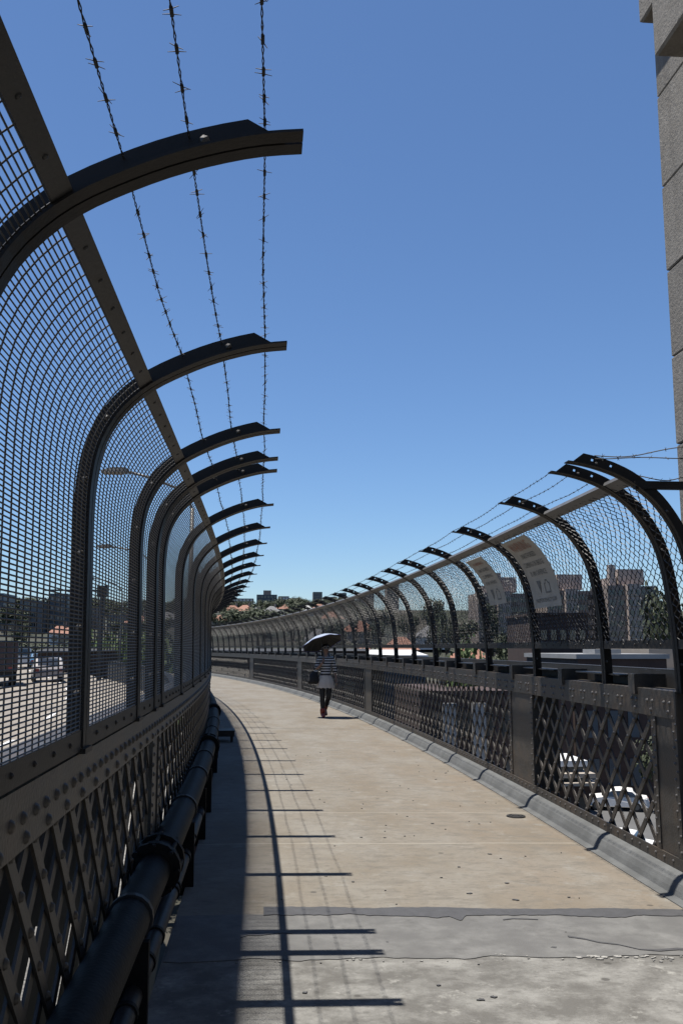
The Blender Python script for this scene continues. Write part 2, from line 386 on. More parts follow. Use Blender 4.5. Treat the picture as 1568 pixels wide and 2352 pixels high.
# drain cover by the kerb
t = thing('drain_cover', 'small round iron drain cover set in the deck by the kerb', 'drain cover', deckpt(2.33, 8.55))
b = MB(); c = deckpt(2.33, 8.55)
for r0, r1 in ((.085, .068), (.052, .036), (.02, .0)):
    k = 24; V = []
    for i in range(k): a = 2*pi*i/k; V += [c+Vector((cos(a)*r0, sin(a)*r0, .010)), c+Vector((cos(a)*r1, sin(a)*r1, .010))]
    b.add(V, [(2*i, (2*i+2) % (2*k), (2*i+3) % (2*k), 2*i+1) for i in range(k)])
b.build('cover_ring', M['steel_dark'], t)
b = MB(); V = [c+Vector((cos(2*pi*i/24)*.088, sin(2*pi*i/24)*.088, .005)) for i in range(24)]; b.add(V, [tuple(range(24))]); b.build('cover_recess', M['rubber'], t)

# kerb: a grey rounded fillet with a thin apron
kp = [(2.505, .008), (2.55, .012), (2.56, .018), (2.575, .05), (2.597, .085), (2.628, .112), (2.665, .126), (2.70, .128), (2.70, -.1), (2.505, -.1)]
kb = MB(); kb.sweep([[WR(x, y, z-.042) for x, z in kp] for y in [-4, 0, 4, 6]+frange(6.5, 56, .7)])
tag(kb.build('kerb', M['kerbgrey']), kind='structure')

# ------------------------------------------------------------------ parapets of riveted lattice steel
FACE_R, FACE_L = 2.70, -.585
BARM = unitbox(M['steel']); BARD = unitbox(M['steel_dark'])
def cont(b, wf, x0, x1, z0, z1, ya, yb, st=.6):
    b.sweep([[wf(x0, y, z0), wf(x1, y, z0), wf(x1, y, z1), wf(x0, y, z1)] for y in frange(ya, yb, st)])
def lattice(par, wf, face, sgn, panels, z0, z1, pitch, rivets, bw, n_pl):
    """flat bars in two crossing layers; sgn points from the face towards the walkway"""
    for ya, yb in panels:
        H = z1-z0; y = ya-H+pitch/2
        while y < yb:
            for up in (0, 1):
                pa, pb = (y, z0), (y+H, z1)
                if pa[0] < ya: pa = (ya, z0+(ya-y))
                if pb[0] > yb: pb = (yb, z0+(yb-y))
                if pb[0]-pa[0] > .08:
                    if up: a_, b_ = (pa[0], pa[1]), (pb[0], pb[1]); dx = -.006
                    else: a_, b_ = (pa[0], z0+z1-pa[1]), (pb[0], z0+z1-pb[1]); dx = .006
                    p = wf(face+sgn*dx, a_[0], a_[1]); q = wf(face+sgn*dx, b_[0], b_[1])
                    inst('lattice_bar', BARM, par, barmat(p, q, (sgn, 0, 0), bw, .009))
            y += pitch
        # rivets where the bars cross
        if rivets:
            i = 0
            y = ya
            k0 = int(math.floor((ya-H)/(pitch/2)))
            for ku in range(0, int((yb-ya+2*H)/pitch)+3):
                yu = ya-H+pitch/2+ku*pitch
                for kd in range(0, int((yb-ya+2*H)/pitch)+3):
                    yd = ya-H+pitch/2+kd*pitch       # z = z1-(y-yd) ; z = z0+(y-yu)
                    yy = (yu+yd+H)/2; zz = z0+yy-yu
                    if ya+.03 < yy < yb-.03 and z0+.03 < zz < z1-.03:
                        n_pl.dome(wf(face+sgn*.0108, yy, zz), (sgn, 0, 0), .015, 6)

# ---- right parapet
rp = thing('lattice_parapet', 'riveted brown steel lattice parapet along the right kerb', 'parapet', WR(FACE_R, 6, 0))
YE = 55
b = MB()
for args in ((FACE_R-.03, FACE_R-.018, 1.035, 1.215), (FACE_R-.018, FACE_R+.16, 1.203, 1.215), (FACE_R+.15, FACE_R+.16, 1.06, 1.2025)): cont(b, WR, *args, 5.86, YE)
b.build('top_chord', M['steel'], rp)
b = MB(); cont(b, WR, FACE_R-.03, FACE_R-.018, .085, .158, 5.86, YE); cont(b, WR, FACE_R-.018, FACE_R+.1, .086, .098, 5.86, YE); b.build('bottom_angle', M['steel'], rp)
postsR = [(5.87, 6.27), (9.10, 9.95), (19.6, 20.5), (30.3, 31.2), (41, 41.9)]
pan = [(6.27, 9.10), (9.95, 19.6), (20.5, 30.3), (31.2, 41), (41.9, YE)]
riv = MB()
lattice(rp, WR, FACE_R, -1, pan[:4], .10, 1.06, .27, True, .043, riv)
b = MB()   # far panel of the lattice
y = pan[4][0]
while y < YE-1:
    for up in (0, 1):
        p, q = ((y, .1), (y+.96, 1.06)); dx = .006 if up else -.006
        p, q = (p, q) if up else ((y, 1.06), (y+.96, .1))
        b.box(0, 1, -.5, .5, -.5, .5, barmat(WR(FACE_R-dx, *p), WR(FACE_R-dx, *q), (-1, 0, 0), .043, .009))
    y += .27
b.build('far_lattice', M['steel'], rp, kind='stuff')
for ya, yb in postsR:
    b = MB(); cont(b, WR, FACE_R-.017, FACE_R-.009, .158, 1.034, ya, yb, .3); cont(b, WR, FACE_R-.009, FACE_R+.25, .1, 1.2, ya+.02, ya+.032, .02); cont(b, WR, FACE_R-.009, FACE_R+.25, .1, 1.2, yb-.04, yb-.028, .02)
    for yy in (ya, yb-.07): cont(b, WR, FACE_R-.0255, FACE_R-.0172, .16, 1.033, yy, yy+.07, .1)
    b.build('post_plate', M['steel'], rp)
    z = .2
    while z < 1.02:
        for i, yy in enumerate((ya+.018, ya+.052, yb-.052, yb-.018)):
            riv.dome(WR(FACE_R-.0255, yy, z+(.05 if i % 2 else 0)), (-1, 0, 0), .013, 6)
        z += .1
y = 5.95; i = 0
while y < 42:
    zz = 1.135
    riv.dome(WR(FACE_R-.03, y, zz), (-1, 0, 0), .0165, 6); riv.dome(WR(FACE_R-.03, y+.085, zz), (-1, 0, 0), .0165, 6)
    riv.dome(WR(FACE_R-.03, y+.03, 1.075), (-1, 0, 0), .0165, 6)
    riv.dome(WR(FACE_R-.03, y+.06, .125), (-1, 0, 0), .014, 6); riv.dome(WR(FACE_R-.03, y+.195, .125), (-1, 0, 0), .014, 6)
    y += .27
riv.build('rivet_heads', M['rivet'], rp, kind='stuff', smooth=True)
# plinth rail on the outside of the chord that carries the fence posts, with bracket plates
b = MB()
cont(b, WR, FACE_R+.19, FACE_R+.20, 1.10, 1.335, 5.86, YE); cont(b, WR, FACE_R+.19, FACE_R+.26, 1.336, 1.345, 5.86, YE)
b.build('outer_rail', M['steel_dark'], rp)
bk = MB(); bk.box(-.02, .0, -.055, .055, 1.17, 1.312); bk.box(0, .215, -.055, -.046, 1.218, 1.311); bk.box(0, .215, .046, .055, 1.218, 1.311); BRK = bk.mesh('bracket_plate', M['steel'])
cp = MB(); cp.box(.02, .19, -.5, .5, 1.285, 1.296); CPM = cp.mesh('ledge_plate', M['steel_dark'])
y = 6.52
while y < YE-1:
    inst('bracket_plate', BRK, rp, FR(y, FACE_R-.031)); inst('ledge_plate', CPM, rp, FR(y+.9, FACE_R-.0)); y += 1.62
# ---- left parapet
lp = thing('lattice_parapet', 'shaded riveted lattice parapet behind the black pipes on the left', 'parapet', WL(FACE_L, 3, 0))
b = MB(); YL = 24
for args in ((FACE_L+.018, FACE_L+.03, 1.03, 1.178), (FACE_L-.24, FACE_L+.018, 1.166, 1.178)): cont(b, WL, *args, -2, YL)  # top flange widened on the unseen road side to shade the bars
b.build('top_chord', M['steel'], lp)
b = MB(); cont(b, WL, FACE_L+.018, FACE_L+.03, .06, .15, -2, YL); b.build('bottom_angle', M['steel'], lp)
rivl = MB()
lattice(lp, WL, FACE_L, 1, [(.8, 4.9), (5.25, 15.4), (15.8, YL)], .06, 1.06, .23, True, .043, rivl)
for ya, yb in ((4.90, 5.25), (15.4, 15.8)):
    b = MB(); cont(b, WL, FACE_L+.009, FACE_L+.017, .15, 1.03, ya, yb, .3)
    for yy in (ya, yb-.07): cont(b, WL, FACE_L+.0172, FACE_L+.0255, .15, 1.03, yy, yy+.07, .1)
    b.build('post_plate', M['steel'], lp)
    z = .2
    while z < 1.02:
        for i, yy in enumerate((ya+.018, ya+.052, yb-.052, yb-.018)): rivl.dome(WL(FACE_L+.0255, yy, z+(.05 if i % 2 else 0)), (1, 0, 0), .013, 6)
        z += .1
y = 1.1
while y < 20:
    for dy, zz in ((.035, 1.105), (.155, 1.105), (.07, 1.055)): rivl.dome(WL(FACE_L+.03, y+dy, zz), (1, 0, 0), .0165, 8)
    y += .228
rivl.build('rivet_heads', M['steel'], lp, kind='stuff', smooth=True)
b = MB()     # second layer of bars on the road side
y = .6; q = random.Random(4)
while y < 16:
    h_ = q.uniform(.35, .8); z_ = q.uniform(.0, .2)
    b.box(0, 1, -.5, .5, -.5, .5, barmat(WL(FACE_L-.16, y, z_), WL(FACE_L-.16, y+h_, z_+h_), (1, 0, 0), .045, .009)); y += q.uniform(.5, 1.0)
b.build('back_lattice', M['steel_dark'], lp, kind='stuff')

# ------------------------------------------------------------------ curved ribs of the fences
def catmull(P, n=5):
    out = []
    for i in range(len(P)-1):
        p0 = P[max(i-1, 0)]; p1 = P[i]; p2 = P[i+1]; p3 = P[min(i+2, len(P)-1)]
        for k in range(n):
            t = k/n; out.append(tuple(.5*(2*b_+(c_-a_)*t+(2*a_-5*b_+4*c_-d_)*t*t+(3*b_-a_-3*c_+d_)*t**3) for a_, b_, c_, d_ in zip(p0, p1, p2, p3)))
    out.append(P[-1]); return out
PL = [(-.545, 1.19), (-.549, 1.48), (-.553, 1.757), (-.555, 1.93), (-.549, 2.05), (-.529, 2.15), (-.487, 2.237), (-.432, 2.303), (-.365, 2.357), (-.278, 2.404), (-.19, 2.443), (-.103, 2.472), (-.017, 2.493), (.066, 2.503)]
PR = [(2.695, 1.20), (2.690, 1.40), (2.678, 1.62), (2.656, 1.836), (2.630, 2.01), (2.592, 2.155), (2.530, 2.283), (2.432, 2.415), (2.30, 2.522), (2.19, 2.58), (2.08, 2.618), (1.98, 2.642), (1.885, 2.655)]
class Prof:
    def __init__(s, P, outward):
        s.p = catmull(P, 5); s.s = [0]
        for a, c in zip(s.p, s.p[1:]): s.s.append(s.s[-1]+math.hypot(c[0]-a[0], c[1]-a[1]))
        s.L = s.s[-1]; s.o = outward
    def at(s, t, d=0):
        t = min(max(t, 0), s.L); i = 0
        while i < len(s.s)-2 and s.s[i+1] < t: i += 1
        a, c = s.p[i], s.p[i+1]; u = (t-s.s[i])/(s.s[i+1]-s.s[i]); x = a[0]+(c[0]-a[0])*u; z = a[1]+(c[1]-a[1])*u
        j0, j1 = max(i-1, 0), min(i+2, len(s.p)-1); tx, tz = s.p[j1][0]-s.p[j0][0], s.p[j1][1]-s.p[j0][1]; q = math.hypot(tx, tz)
        nx, nz_ = (-tz/q*s.o, tx/q*s.o); return (x+nx*d, z+nz_*d)
    def find(s, x=None, z=None):
        best = min(range(len(s.p)), key=lambda i: abs((s.p[i][0]-x) if x is not None else (s.p[i][1]-z))); return s.s[best]
prL = Prof(PL, 1); prR = Prof(PR, -1)
def rib_meshes(pr, web_h, fl_w, holes):
    # web with a chamfered tip
    L = pr.L; cuts = frange(0, L-.10, .045); w = MB(); th = .004
    marks = [L-.16, L-.28] if holes else []
    for m_ in marks:
        cuts = [c_ for c_ in cuts if abs(c_-m_) > .02] + [m_-.008, m_+.008]
    cuts = sorted(cuts + [L-.10, L-.035])
    lv = [.006, .6*web_h-.008, .6*web_h+.008, web_h]
    def top_(t): return web_h if t <= L-.10+1e-6 else .007
    for sgn in (-th, th):
        for a, c in zip(cuts, cuts[1:]):
            if top_(c) < .02:
                P = [pr.at(a, .006), pr.at(c, .006), pr.at(a, web_h)]; w.add([(x, sgn, z) for x, z in P], [(0, 1, 2)]); continue
            for k in range(3):
                if k == 1 and any(abs((a+c)/2-m_) < .004 for m_ in marks): continue
                P = [pr.at(a, lv[k]), pr.at(c, lv[k]), pr.at(c, lv[k+1]), pr.at(a, lv[k+1])]
                w.add([(x, sgn, z) for x, z in P], [(0, 1, 2, 3)])
    edge = [pr.at(t_, web_h) for t_ in cuts[:-1]]+[pr.at(cuts[-1], .006)]
    w.add([(x, s_, z) for x, z in edge for s_ in (-th, th)], [(2*i, 2*i+1, 2*i+3, 2*i+2) for i in range(len(edge)-1)])
    web = w.mesh('rib', M['rib'])
    fl = []
    for y0, y1 in ((-fl_w, -.0035), (.0035, fl_w)):
        f_ = MB(); f_.sweep([[(pr.at(t_, 0)[0], y0, pr.at(t_, 0)[1]), (pr.at(t_, 0)[0], y1, pr.at(t_, 0)[1]), (pr.at(t_, .0055)[0], y1, pr.at(t_, .0055)[1]), (pr.at(t_, .0055)[0], y0, pr.at(t_, .0055)[1])] for t_ in frange(0, L, .04)])
        fl.append(f_.mesh('flange', M['rib']))
    bo = MB()
    for t_ in (L-.19, L*.62, L*.5, L*.36, L*.22, L*.1):
        x, z = pr.at(t_, .03); bo.dome((x, -.0045, z), (0, -1, 0), .012, 6, 1.0)
    return web, fl, bo.mesh('bolt_heads', M['rivet'])
ribL = rib_meshes(prL, .058, .043, False); ribR = rib_meshes(prR, .075, .040, True)
ridgeL = prL.find(x=-.40)+.010; ridgeR = prR.find(x=2.285)
footL = prL.find(z=1.235); footR = prR.find(z=1.53)
def weld_mesh(pr, s0, s1, L):
    b = MB(); r = .0022; d = .0085
    n_ = int((s1-s0)/.0122)
    for i in range(n_+1):
        x, z = pr.at(s0+(s1-s0)*i/n_, d); b.tube([(x, 0, z), (x, L, z)], r, 4, False)
    m_ = int(round(L/.064))
    for j in range(m_):
        y = (j+.5)*L/m_; b.tube([(pr.at(t_, d+.003)[0], y, pr.at(t_, d+.003)[1]) for t_ in frange(s0, s1, .05)], r, 4, False)
    return b.mesh('wire_mesh', M['wire'])
def chain_mesh(pr, s0, s1, L):
    b = MB(); r = .0032; d = .009; p = L/int(round(L/.040)); hz = .036
    n_ = int((s1-s0)/hz); q = random.Random(5)
    for k in range(int(round(L/p))):
        pts = []
        for i in range(n_+1):
            up = (i+k) % 2; s_ = s0+(s1-s0)*i/n_
            for ds in (-.006, .006):
                t_ = min(max(s_+ds, s0), s1); x, z = pr.at(t_, d+q.uniform(-.006, .006)); pts.append((x, k*p+up*p+q.uniform(-.003, .003), z))
        b.tube(pts, r, 3, False)
    return b.mesh('wire_mesh', M['wire'])
def fence(name, label, pr, ribs, W_, F_, rib, ridge, foot, mesh_fn, base, beam_w, wires_at, nomesh=()):
    t = thing(name, label, 'fence', base)
    for y in ribs:
        o = inst('rib', rib[0], t, F_(y))
        for f_ in rib[1]: inst('flange', f_, o, F_(y))
        if y < 20: inst('bolt_heads', rib[2], o, F_(y), 'stuff')
    std = {}
    for a, c in zip(ribs, ribs[1:]):
        L = c-a
        key = 1.25 if L < 1.5 else 1.8
        if L < .9: key = round(L, 2)
        if key not in std: std[key] = mesh_fn(pr, foot, ridge, key-.01)
        m_ = (F_(a, 0, 0)); p, q = W_(0, a, 0), W_(0, c, 0); d = q-p
        m_ = Matrix.Translation(p) @ Matrix.Rotation(-atan2(d.x, d.y), 4, 'Z') @ Matrix.Diagonal((1, d.length/key, 1, 1)) @ Matrix.Translation((0, .005, 0))
        inst('wire_mesh', std[key], t, m_, 'stuff')
        # ridge beam segment between two ribs: an angle bar
        bb = MB()
        pts = [pr.at(ridge-beam_w/2, .0065), pr.at(ridge+beam_w/2, .0065), pr.at(ridge+beam_w/2, .0125), pr.at(ridge-beam_w/2, .0125)]
        lo = pr.at(ridge+beam_w/2-.006, .0126); hi = pr.at(ridge+beam_w/2-.006, .036); lo2 = pr.at(ridge+beam_w/2, .0126); hi2 = pr.at(ridge+beam_w/2, .036)
        ya, yc = a+.006, c-.006
        bb.sweep([[W_(x, y_, z) for x, z in pts] for y_ in (ya, yc)]); bb.sweep([[W_(x, y_, z) for x, z in (lo, lo2, hi2, hi)] for y_ in (ya, yc)])
        k = max(2, int(L/.16))
        for i in range(1, k):
            x, z = pr.at(ridge, .006); x2, z2 = pr.at(ridge, 0); y_ = ya+(yc-ya)*i/k
            if y_ < 13: bb.dome(W_(x, y_, z), (x2-x, 0, z2-z), .007, 6, .6)
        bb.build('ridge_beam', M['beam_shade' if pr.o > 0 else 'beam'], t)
        bb = MB(); x = pr.at(foot, 0)[0]; z = pr.at(foot, 0)[1]; s_ = 1 if pr.o > 0 else -1
        x0 = x-.013*s_; 
        bb.sweep([[W_(u, y_, v) for u, v in ((x0, z-.042), (x0+.008*s_, z-.042), (x0+.008*s_, z+.02), (x0, z+.02))] for y_ in (ya+.04, yc-.04)])
        bb.sweep([[W_(u, y_, v) for u, v in ((x0-.04*s_, z-.042), (x0-.001*s_, z-.042), (x0-.001*s_, z-.036), (x0-.04*s_, z-.036))] for y_ in (ya+.04, yc-.04)])
        k = max(2, int(L/.19))
        for i in range(1, k):
            if y < 99: bb.dome(W_(x0+.008*s_, ya+(yc-ya)*i/k, z-.01), (s_, 0, 0), .009, 6, .8)
        bb.build('bottom_rail', M['rib'], t)
    return t
ribsL = [-.8, .45, 1.71, 2.97, 4.2, 4.84, 5.18, 6.45, 7.7, 8.9, 10.1, 11.35, 12.7, 14.2, 15.45, 16.7, 17.95, 19.2, 20.5, 21.8, 23.1, 24.4, 25.7, 27, 28.3, 29.6, 31, 32.4, 33.8]
ribsR = [5.52, 5.86, 7.18, 9.04, 10.9, 12.5, 13.9, 15.5, 17.1, 18.7, 20.2, 21.7, 23.2, 24.7, 26.2, 27.7, 29.2, 30.7, 32.2, 33.7, 35.2, 36.7, 38.2, 39.7, 41.2, 42.7, 44.2, 45.7, 47.2, 48.7, 50.2, 51.7, 53.2]
fl_ = fence('security_fence', 'inward curving mesh fence above the shaded left parapet', prL, ribsL, WL, FL, ribL, ridgeL, footL, weld_mesh, WL(-.55, 3, 1.19), .045, None)
fr_ = fence('security_fence', 'chain link fence with curved ribs above the right parapet', prR, ribsR, WR, FR, ribR, ridgeR, footR, chain_mesh, WR(2.69, 7, 1.2), .085, None)
# cleats at the feet of the left ribs
cl = MB(); cl.box(-.565, -.535, -.055, .055, 1.179, 1.1945); CL = cl.mesh('foot_cleat', M['rib'])
for y in ribsL:
    if 1 < y < 20: inst('foot_cleat', CL, fl_, FL(y))

# barbed wire
def barbed(par, W_, base_xz, ya, yb, ribs, seed, detail_to):
    q = random.Random(seed); b = MB(); x, z = base_xz
    def pt(y):
        sag = 0
        for a, c in zip(ribs, ribs[1:]):
            if a <= y < c: u = (y-a)/(c-a); sag = -.014*4*u*(1-u)*min(1, (c-a)/1.2)
        return W_(x+nz(y, 1.7, .006, seed), y, z+sag+nz(y, 3, .005, seed+40))
    Y = frange(ya, min(yb, detail_to), .016)
    for ph in (0, pi):
        b.tube([pt(y)+Vector((cos(y*95+ph)*.0017, 0, sin(y*95+ph)*.0017)) for y in Y], .0012, 4, False)
    if yb > detail_to: b.tube([pt(y) for y in frange(detail_to, yb, .3)], .0022, 4, False)
    y = ya+.03
    while y < min(yb, 28):
        p = pt(y); rr = .0012 if y < detail_to else .002
        for dy in (-.006, .006):
            a = q.uniform(0, pi); v = Vector((cos(a), q.uniform(-.5, .5), sin(a))); v.normalize(); l_ = q.uniform(.011, .017)
            b.tube([p+Vector((0, dy, 0))-v*l_, p+Vector((0, dy, 0)), p+Vector((0, dy*1.5, 0))+v*l_], [.0006, rr, .0006], 4, False)
        b.tube([p+Vector((0, -.011, 0)), p+Vector((0, .011, 0))], .0034, 5)
        y += q.uniform(.085, .115)
    b.build('barbed_wire', M['barb'], par)
for i, xz in enumerate(((-.283, 2.452), (-.155, 2.505), (-.012, 2.535))): barbed(fl_, WL, xz, -.8, 33, ribsL, 11+i*7, 9.5)
for i, xz in enumerate(((1.90, 2.664), (2.045, 2.655), (2.185, 2.607))): barbed(fr_, WR, xz, 5.86, 50, ribsR, 61+i*7, 9.5)
# loose wire ends running from the last right rib back to the pylon
b = MB()
for (x0, z0), (x1, z1), sd in (((2.07, 2.70), (2.72, 2.76), 3), ((2.07, 2.69), (2.72, 2.70), 5), ((2.33, 2.57), (2.72, 2.57), 8)):
    q = random.Random(sd); P = []
    for i in range(41):
        u = i/40; P.append((x0+(x1-x0)*u, 5.52-.10*u+.01*sin(u*9+sd), z0+(z1-z0)*u+.012*sin(u*7+sd)-.02*sin(pi*u)))
    b.tube(P, .0035, 5)
    for i in range(3, 40, 6):
        for _ in range(2):
            v = Vector((q.uniform(-.6, .6), q.uniform(-1, 1), q.uniform(-1, 1))).normalized()*.018
            b.tube([Vector(P[i])-v, P[i], Vector(P[i])+v], [.0008, .002, .0008], 4, False)
b.build('barbed_wire', M['barb'], fr_)
b = MB(); b.box(2.32, 2.74, 5.50, 5.54, 2.49, 2.54); b.build('tie_plate', M['rib'], fr_)

# ------------------------------------------------------------------ warning signs on the right fence
def text_mesh(body, size, width=None):
    cu = bpy.data.curves.new('lettering', 'FONT'); cu.body = body; cu.size = size; cu.align_x = 'CENTER'; cu.resolution_u = 2
    o = bpy.data.objects.new('lettering', cu); COL.objects.link(o)
    dg = bpy.context.evaluated_depsgraph_get(); dg.update(); me = bpy.data.meshes.new_from_object(o.evaluated_get(dg))
    vs_ = [v.co.copy() for v in me.vertices]; fs = [tuple(p.vertices) for p in me.polygons]
    bpy.data.objects.remove(o); bpy.data.curves.remove(cu)
    if width:
        w = max(v.x for v in vs_)-min(v.x for v in vs_); k = width/w
        for v in vs_: v.x *= k
    return vs_, fs
def sign(name, label, y0, y1, s_top, s_bot, lines):
    t = thing(name, label, 'sign', WR(2.6, (y0+y1)/2, 1.9))
    d = -.012
    b = MB(); rows = frange(s_bot, s_top, .03); V = []
    for s_ in rows:
        for dd in (d, d+.004):
            for yy in (y0, y1):
                x, z = prR.at(s_, dd); V.append(WR(x, yy, z))
    F = []
    for i in range(len(rows)-1):
        a, c = i*4, (i+1)*4; F += [(a, a+1, c+1, c), (a+2, c+2, c+3, a+3), (a, c, c+2, a+2), (a+1, a+3, c+3, c+1)]
    F += [(0, 2, 3, 1), ((len(rows)-1)*4, (len(rows)-1)*4+1, (len(rows)-1)*4+3, (len(rows)-1)*4+2)]
    b.add(V, F); b.build('plate', M['sign'], t)
    H = s_top-s_bot; Wd = y1-y0; ym = (y0+y1)/2
    def put(nm, vs_, fs, sc, m):
        P = []
        for v in vs_:
            x, z = prR.at(sc+v.y, d-.0025); P.append(WR(x, ym-v.x, z))
        q = MB(); q.add(P, fs); q.build(nm, M[m], t)
    for frac, size, w, txt, m in lines:
        if txt == '#icons':
            put('pictogram', [Vector((-.17, .06, 0)), Vector((-.05, .06, 0)), Vector((-.10, -.07, 0))], [(0, 1, 2)], s_top-H*frac, m)
            o_ = [(.04, -.07), (.04, .03), (.07, .03), (.09, .06), (.14, .06), (.16, .03), (.19, .03), (.19, -.07)]; i_ = [(.055, -.055), (.055, .018), (.075, .018), (.095, .045), (.135, .045), (.155, .018), (.175, .018), (.175, -.055)]
            put('pictogram', [Vector((*p, 0)) for p in o_+i_], [(i, (i+1) % 8, 8+(i+1) % 8, 8+i) for i in range(8)], s_top-H*frac, m)
        else:
            vs_, fs = text_mesh(txt, size, w); put('lettering', vs_, fs, s_top-H*frac, m)
sT = ridgeR-.05; sB = prR.find(z=1.86)
sign('warning_sign', 'larger cream warning sign with red heading on the right chain link fence', 7.98, 8.80, sT, sB,
     [(.20, .16, .56, 'WARNING', 'sign_red'), (.32, .075, .44, 'UNAUTHORISED', 'sign_blk'), (.45, .075, .60, 'CLIMBING ON BRIDGE', 'sign_blk'), (.58, .075, .48, 'IS AN OFFENCE', 'sign_blk'), (.73, 0, 0, '#icons', 'sign_blk'), (.93, .055, .62, 'MAXIMUM PENALTY $2200', 'sign_blk')])
sign('warning_sign', 'smaller faded beige sign, further along the right fence', 9.75, 10.45, ridgeR-.09, prR.find(z=1.98),
     [(.16, .06, .4, 'WARNING', 'sign_red'), (.32, .06, .44, 'UNAUTHORISED', 'sign_blk'), (.46, .06, .42, 'CLIMBING', 'sign_blk'), (.60, .06, .44, 'IS AN OFFENCE', 'sign_blk'), (.80, 0, 0, '#icons', 'sign_blk')])

# ------------------------------------------------------------------ pipes along the foot of the left parapet
t = thing('water_pipe', 'thick black flanged pipe at the foot of the left parapet', 'pipe', WL(-.50, 3, .05))
def sweep_pipe(x, z, r, ya, yb, n=16):
    b = MB(); b.tube([WL(x, y, z) for y in frange(ya, yb, .4)], r, n); return b
sweep_pipe(-.495, .475, .079, -1, 26).build('pipe', M['pipe'], t, smooth=True)
def collar(par, x, z, r, y, w, m, name, n=18):
    b = MB(); b.tube([WL(x, y-w/2, z), WL(x, y+w/2, z)], r, n); b.build(name, M[m], par)
for y, w, r in ((4.52, .05, .125), (4.72, .05, .125), (4.62, .16, .105), (9.9, .05, .12), (10.1, .05, .12), (15.2, .05, .12), (15.4, .05, .12)): collar(t, -.495, .475, r, y, w, 'pipe', 'pipe_flange')
b = MB()
for yc in (4.52, 9.9):
    for i in range(8):
        a = 2*pi*i/8; b.tube([WL(-.495+.112*cos(a), yc-.06,   .475+.112*sin(a)), WL(-.495+.112*cos(a), yc+.28,   .475+.112*sin(a))], .011, 6)
b.build('flange_bolts', M['pipe'], t, kind='stuff')
for y in (2.3, 3.75, 6.15, 7.6, 8.8, 11.5, 13): collar(t, -.495, .475, .089, y, .035, 'pipe_grey', 'pipe_strap')
for y in (2.3, 3.75, 6.15, 7.6, 8.8, 11.5, 13):
    b = MB(); b.box(-.60, -.42, y-.02, y+.02, -.05, .39, Matrix.Translation((offL(y), 0, 0))); b.build('pipe_stand', M['pipe'], t)
t = thing('conduit_pipe', 'thin grey conduit lying beside the thick black pipe', 'pipe', WL(-.45, 3, .03))
sweep_pipe(-.474, .20, .038, -1, 7.4, 12).build('pipe', M['pipe_grey'], t, smooth=True)
b = MB(); b.tube([WL(-.474, 7.38, .20), WL(-.465, 7.55, .21), WL(-.48, 7.7, .25), WL(-.53, 7.85, .32)], .038, 10); b.build('pipe_bend', M['pipe_grey'], t, smooth=True)
for y in (2.6, 3.1, 3.55, 4.1, 4.45, 5.2, 5.3, 6.0, 6.6): collar(t, -.474, .20, .045, y, .03, 'pipe', 'pipe_clamp')
t = thing('junction_box', 'dark steel box on legs at the left foot of the path beyond the pipes', 'junction box', WL(-.3, 15.3, 0))
m_ = FL(15.3)
b = MB(); b.box(-.50, -.16, -.22, .22, .09, .17, m_); b.build('box_body', M['pipe_grey'], t)
b = MB(); b.box(-.51, -.15, -.23, .23, .171, .185, m_); b.build('lid', M['pipe_grey'], t)
for dx in (-.45, -.2):
    b = MB(); b.box(dx-.02, dx+.02, -.18, -.14, 0, .089, m_); b.build('leg', M['pipe_grey'], t)

# ------------------------------------------------------------------ stone pylon on the right
PF, PY = 2.76, 5.83
t = thing('stone_pylon', 'tall grey granite pylon with stone corbels at the right edge', 'pylon', (4.5, 2, -1))
b = MB(); b.box(PF+.03, 7, -3, PY-.03, -16, 9.5); b.build('core', M['stone'], t)
def chamf(x0, x1, y0, y1, z0, z1, c=.008):
    b = MB(); P = []
    for z, k in ((z0, c), (z0+c, 0), (z1-c, 0), (z1, c)):
        P.append([(x0+k, y0+k, z), (x1-k, y0+k, z), (x1-k, y1-k, z), (x0+k, y1-k, z)])
    b.sweep(P); return b
zs = [-2.2, -1.58, -.96, -.34, .28, .9, 1.52, 2.235, 2.852, 3.465, 4.082, 4.703, 5.388, 5.98, 6.6, 7.2, 7.8, 8.4]
rq = random.Random(9)
for i, (za, zb) in enumerate(zip(zs, zs[1:])):
    y = PY; w = (.48 if i % 2 else 1.15)
    if i == 11: w = .52
    while y > -2:
        y2 = max(-2.6, y-w); g = .003; pr_ = rq.uniform(0, .006)
        b = chamf(PF-pr_, PF+.3, y2+g, y-g, za+g, zb-g); b.build('stone', M['stone'], t)
        # return face, away from the camera
        y = y2; w = rq.choice((1.15, 1.3, 1.0))
    b = chamf(PF+.31, 6.99, PY-.3, PY-g-.003, za+g, zb-g); b.build('stone', M['stone'], t)
for x0, y0, y1, z0, z1 in ((2.66, 5.1, 5.835, 5.97, 6.9), (2.45, 2.6, 5.18, 5.24, 5.9), (2.45, -1.5, 2.2, 5.24, 5.9)):
    b = chamf(x0, PF+.02, y0, y1, z0, z1, .015); b.build('corbel', M['stone'], t)

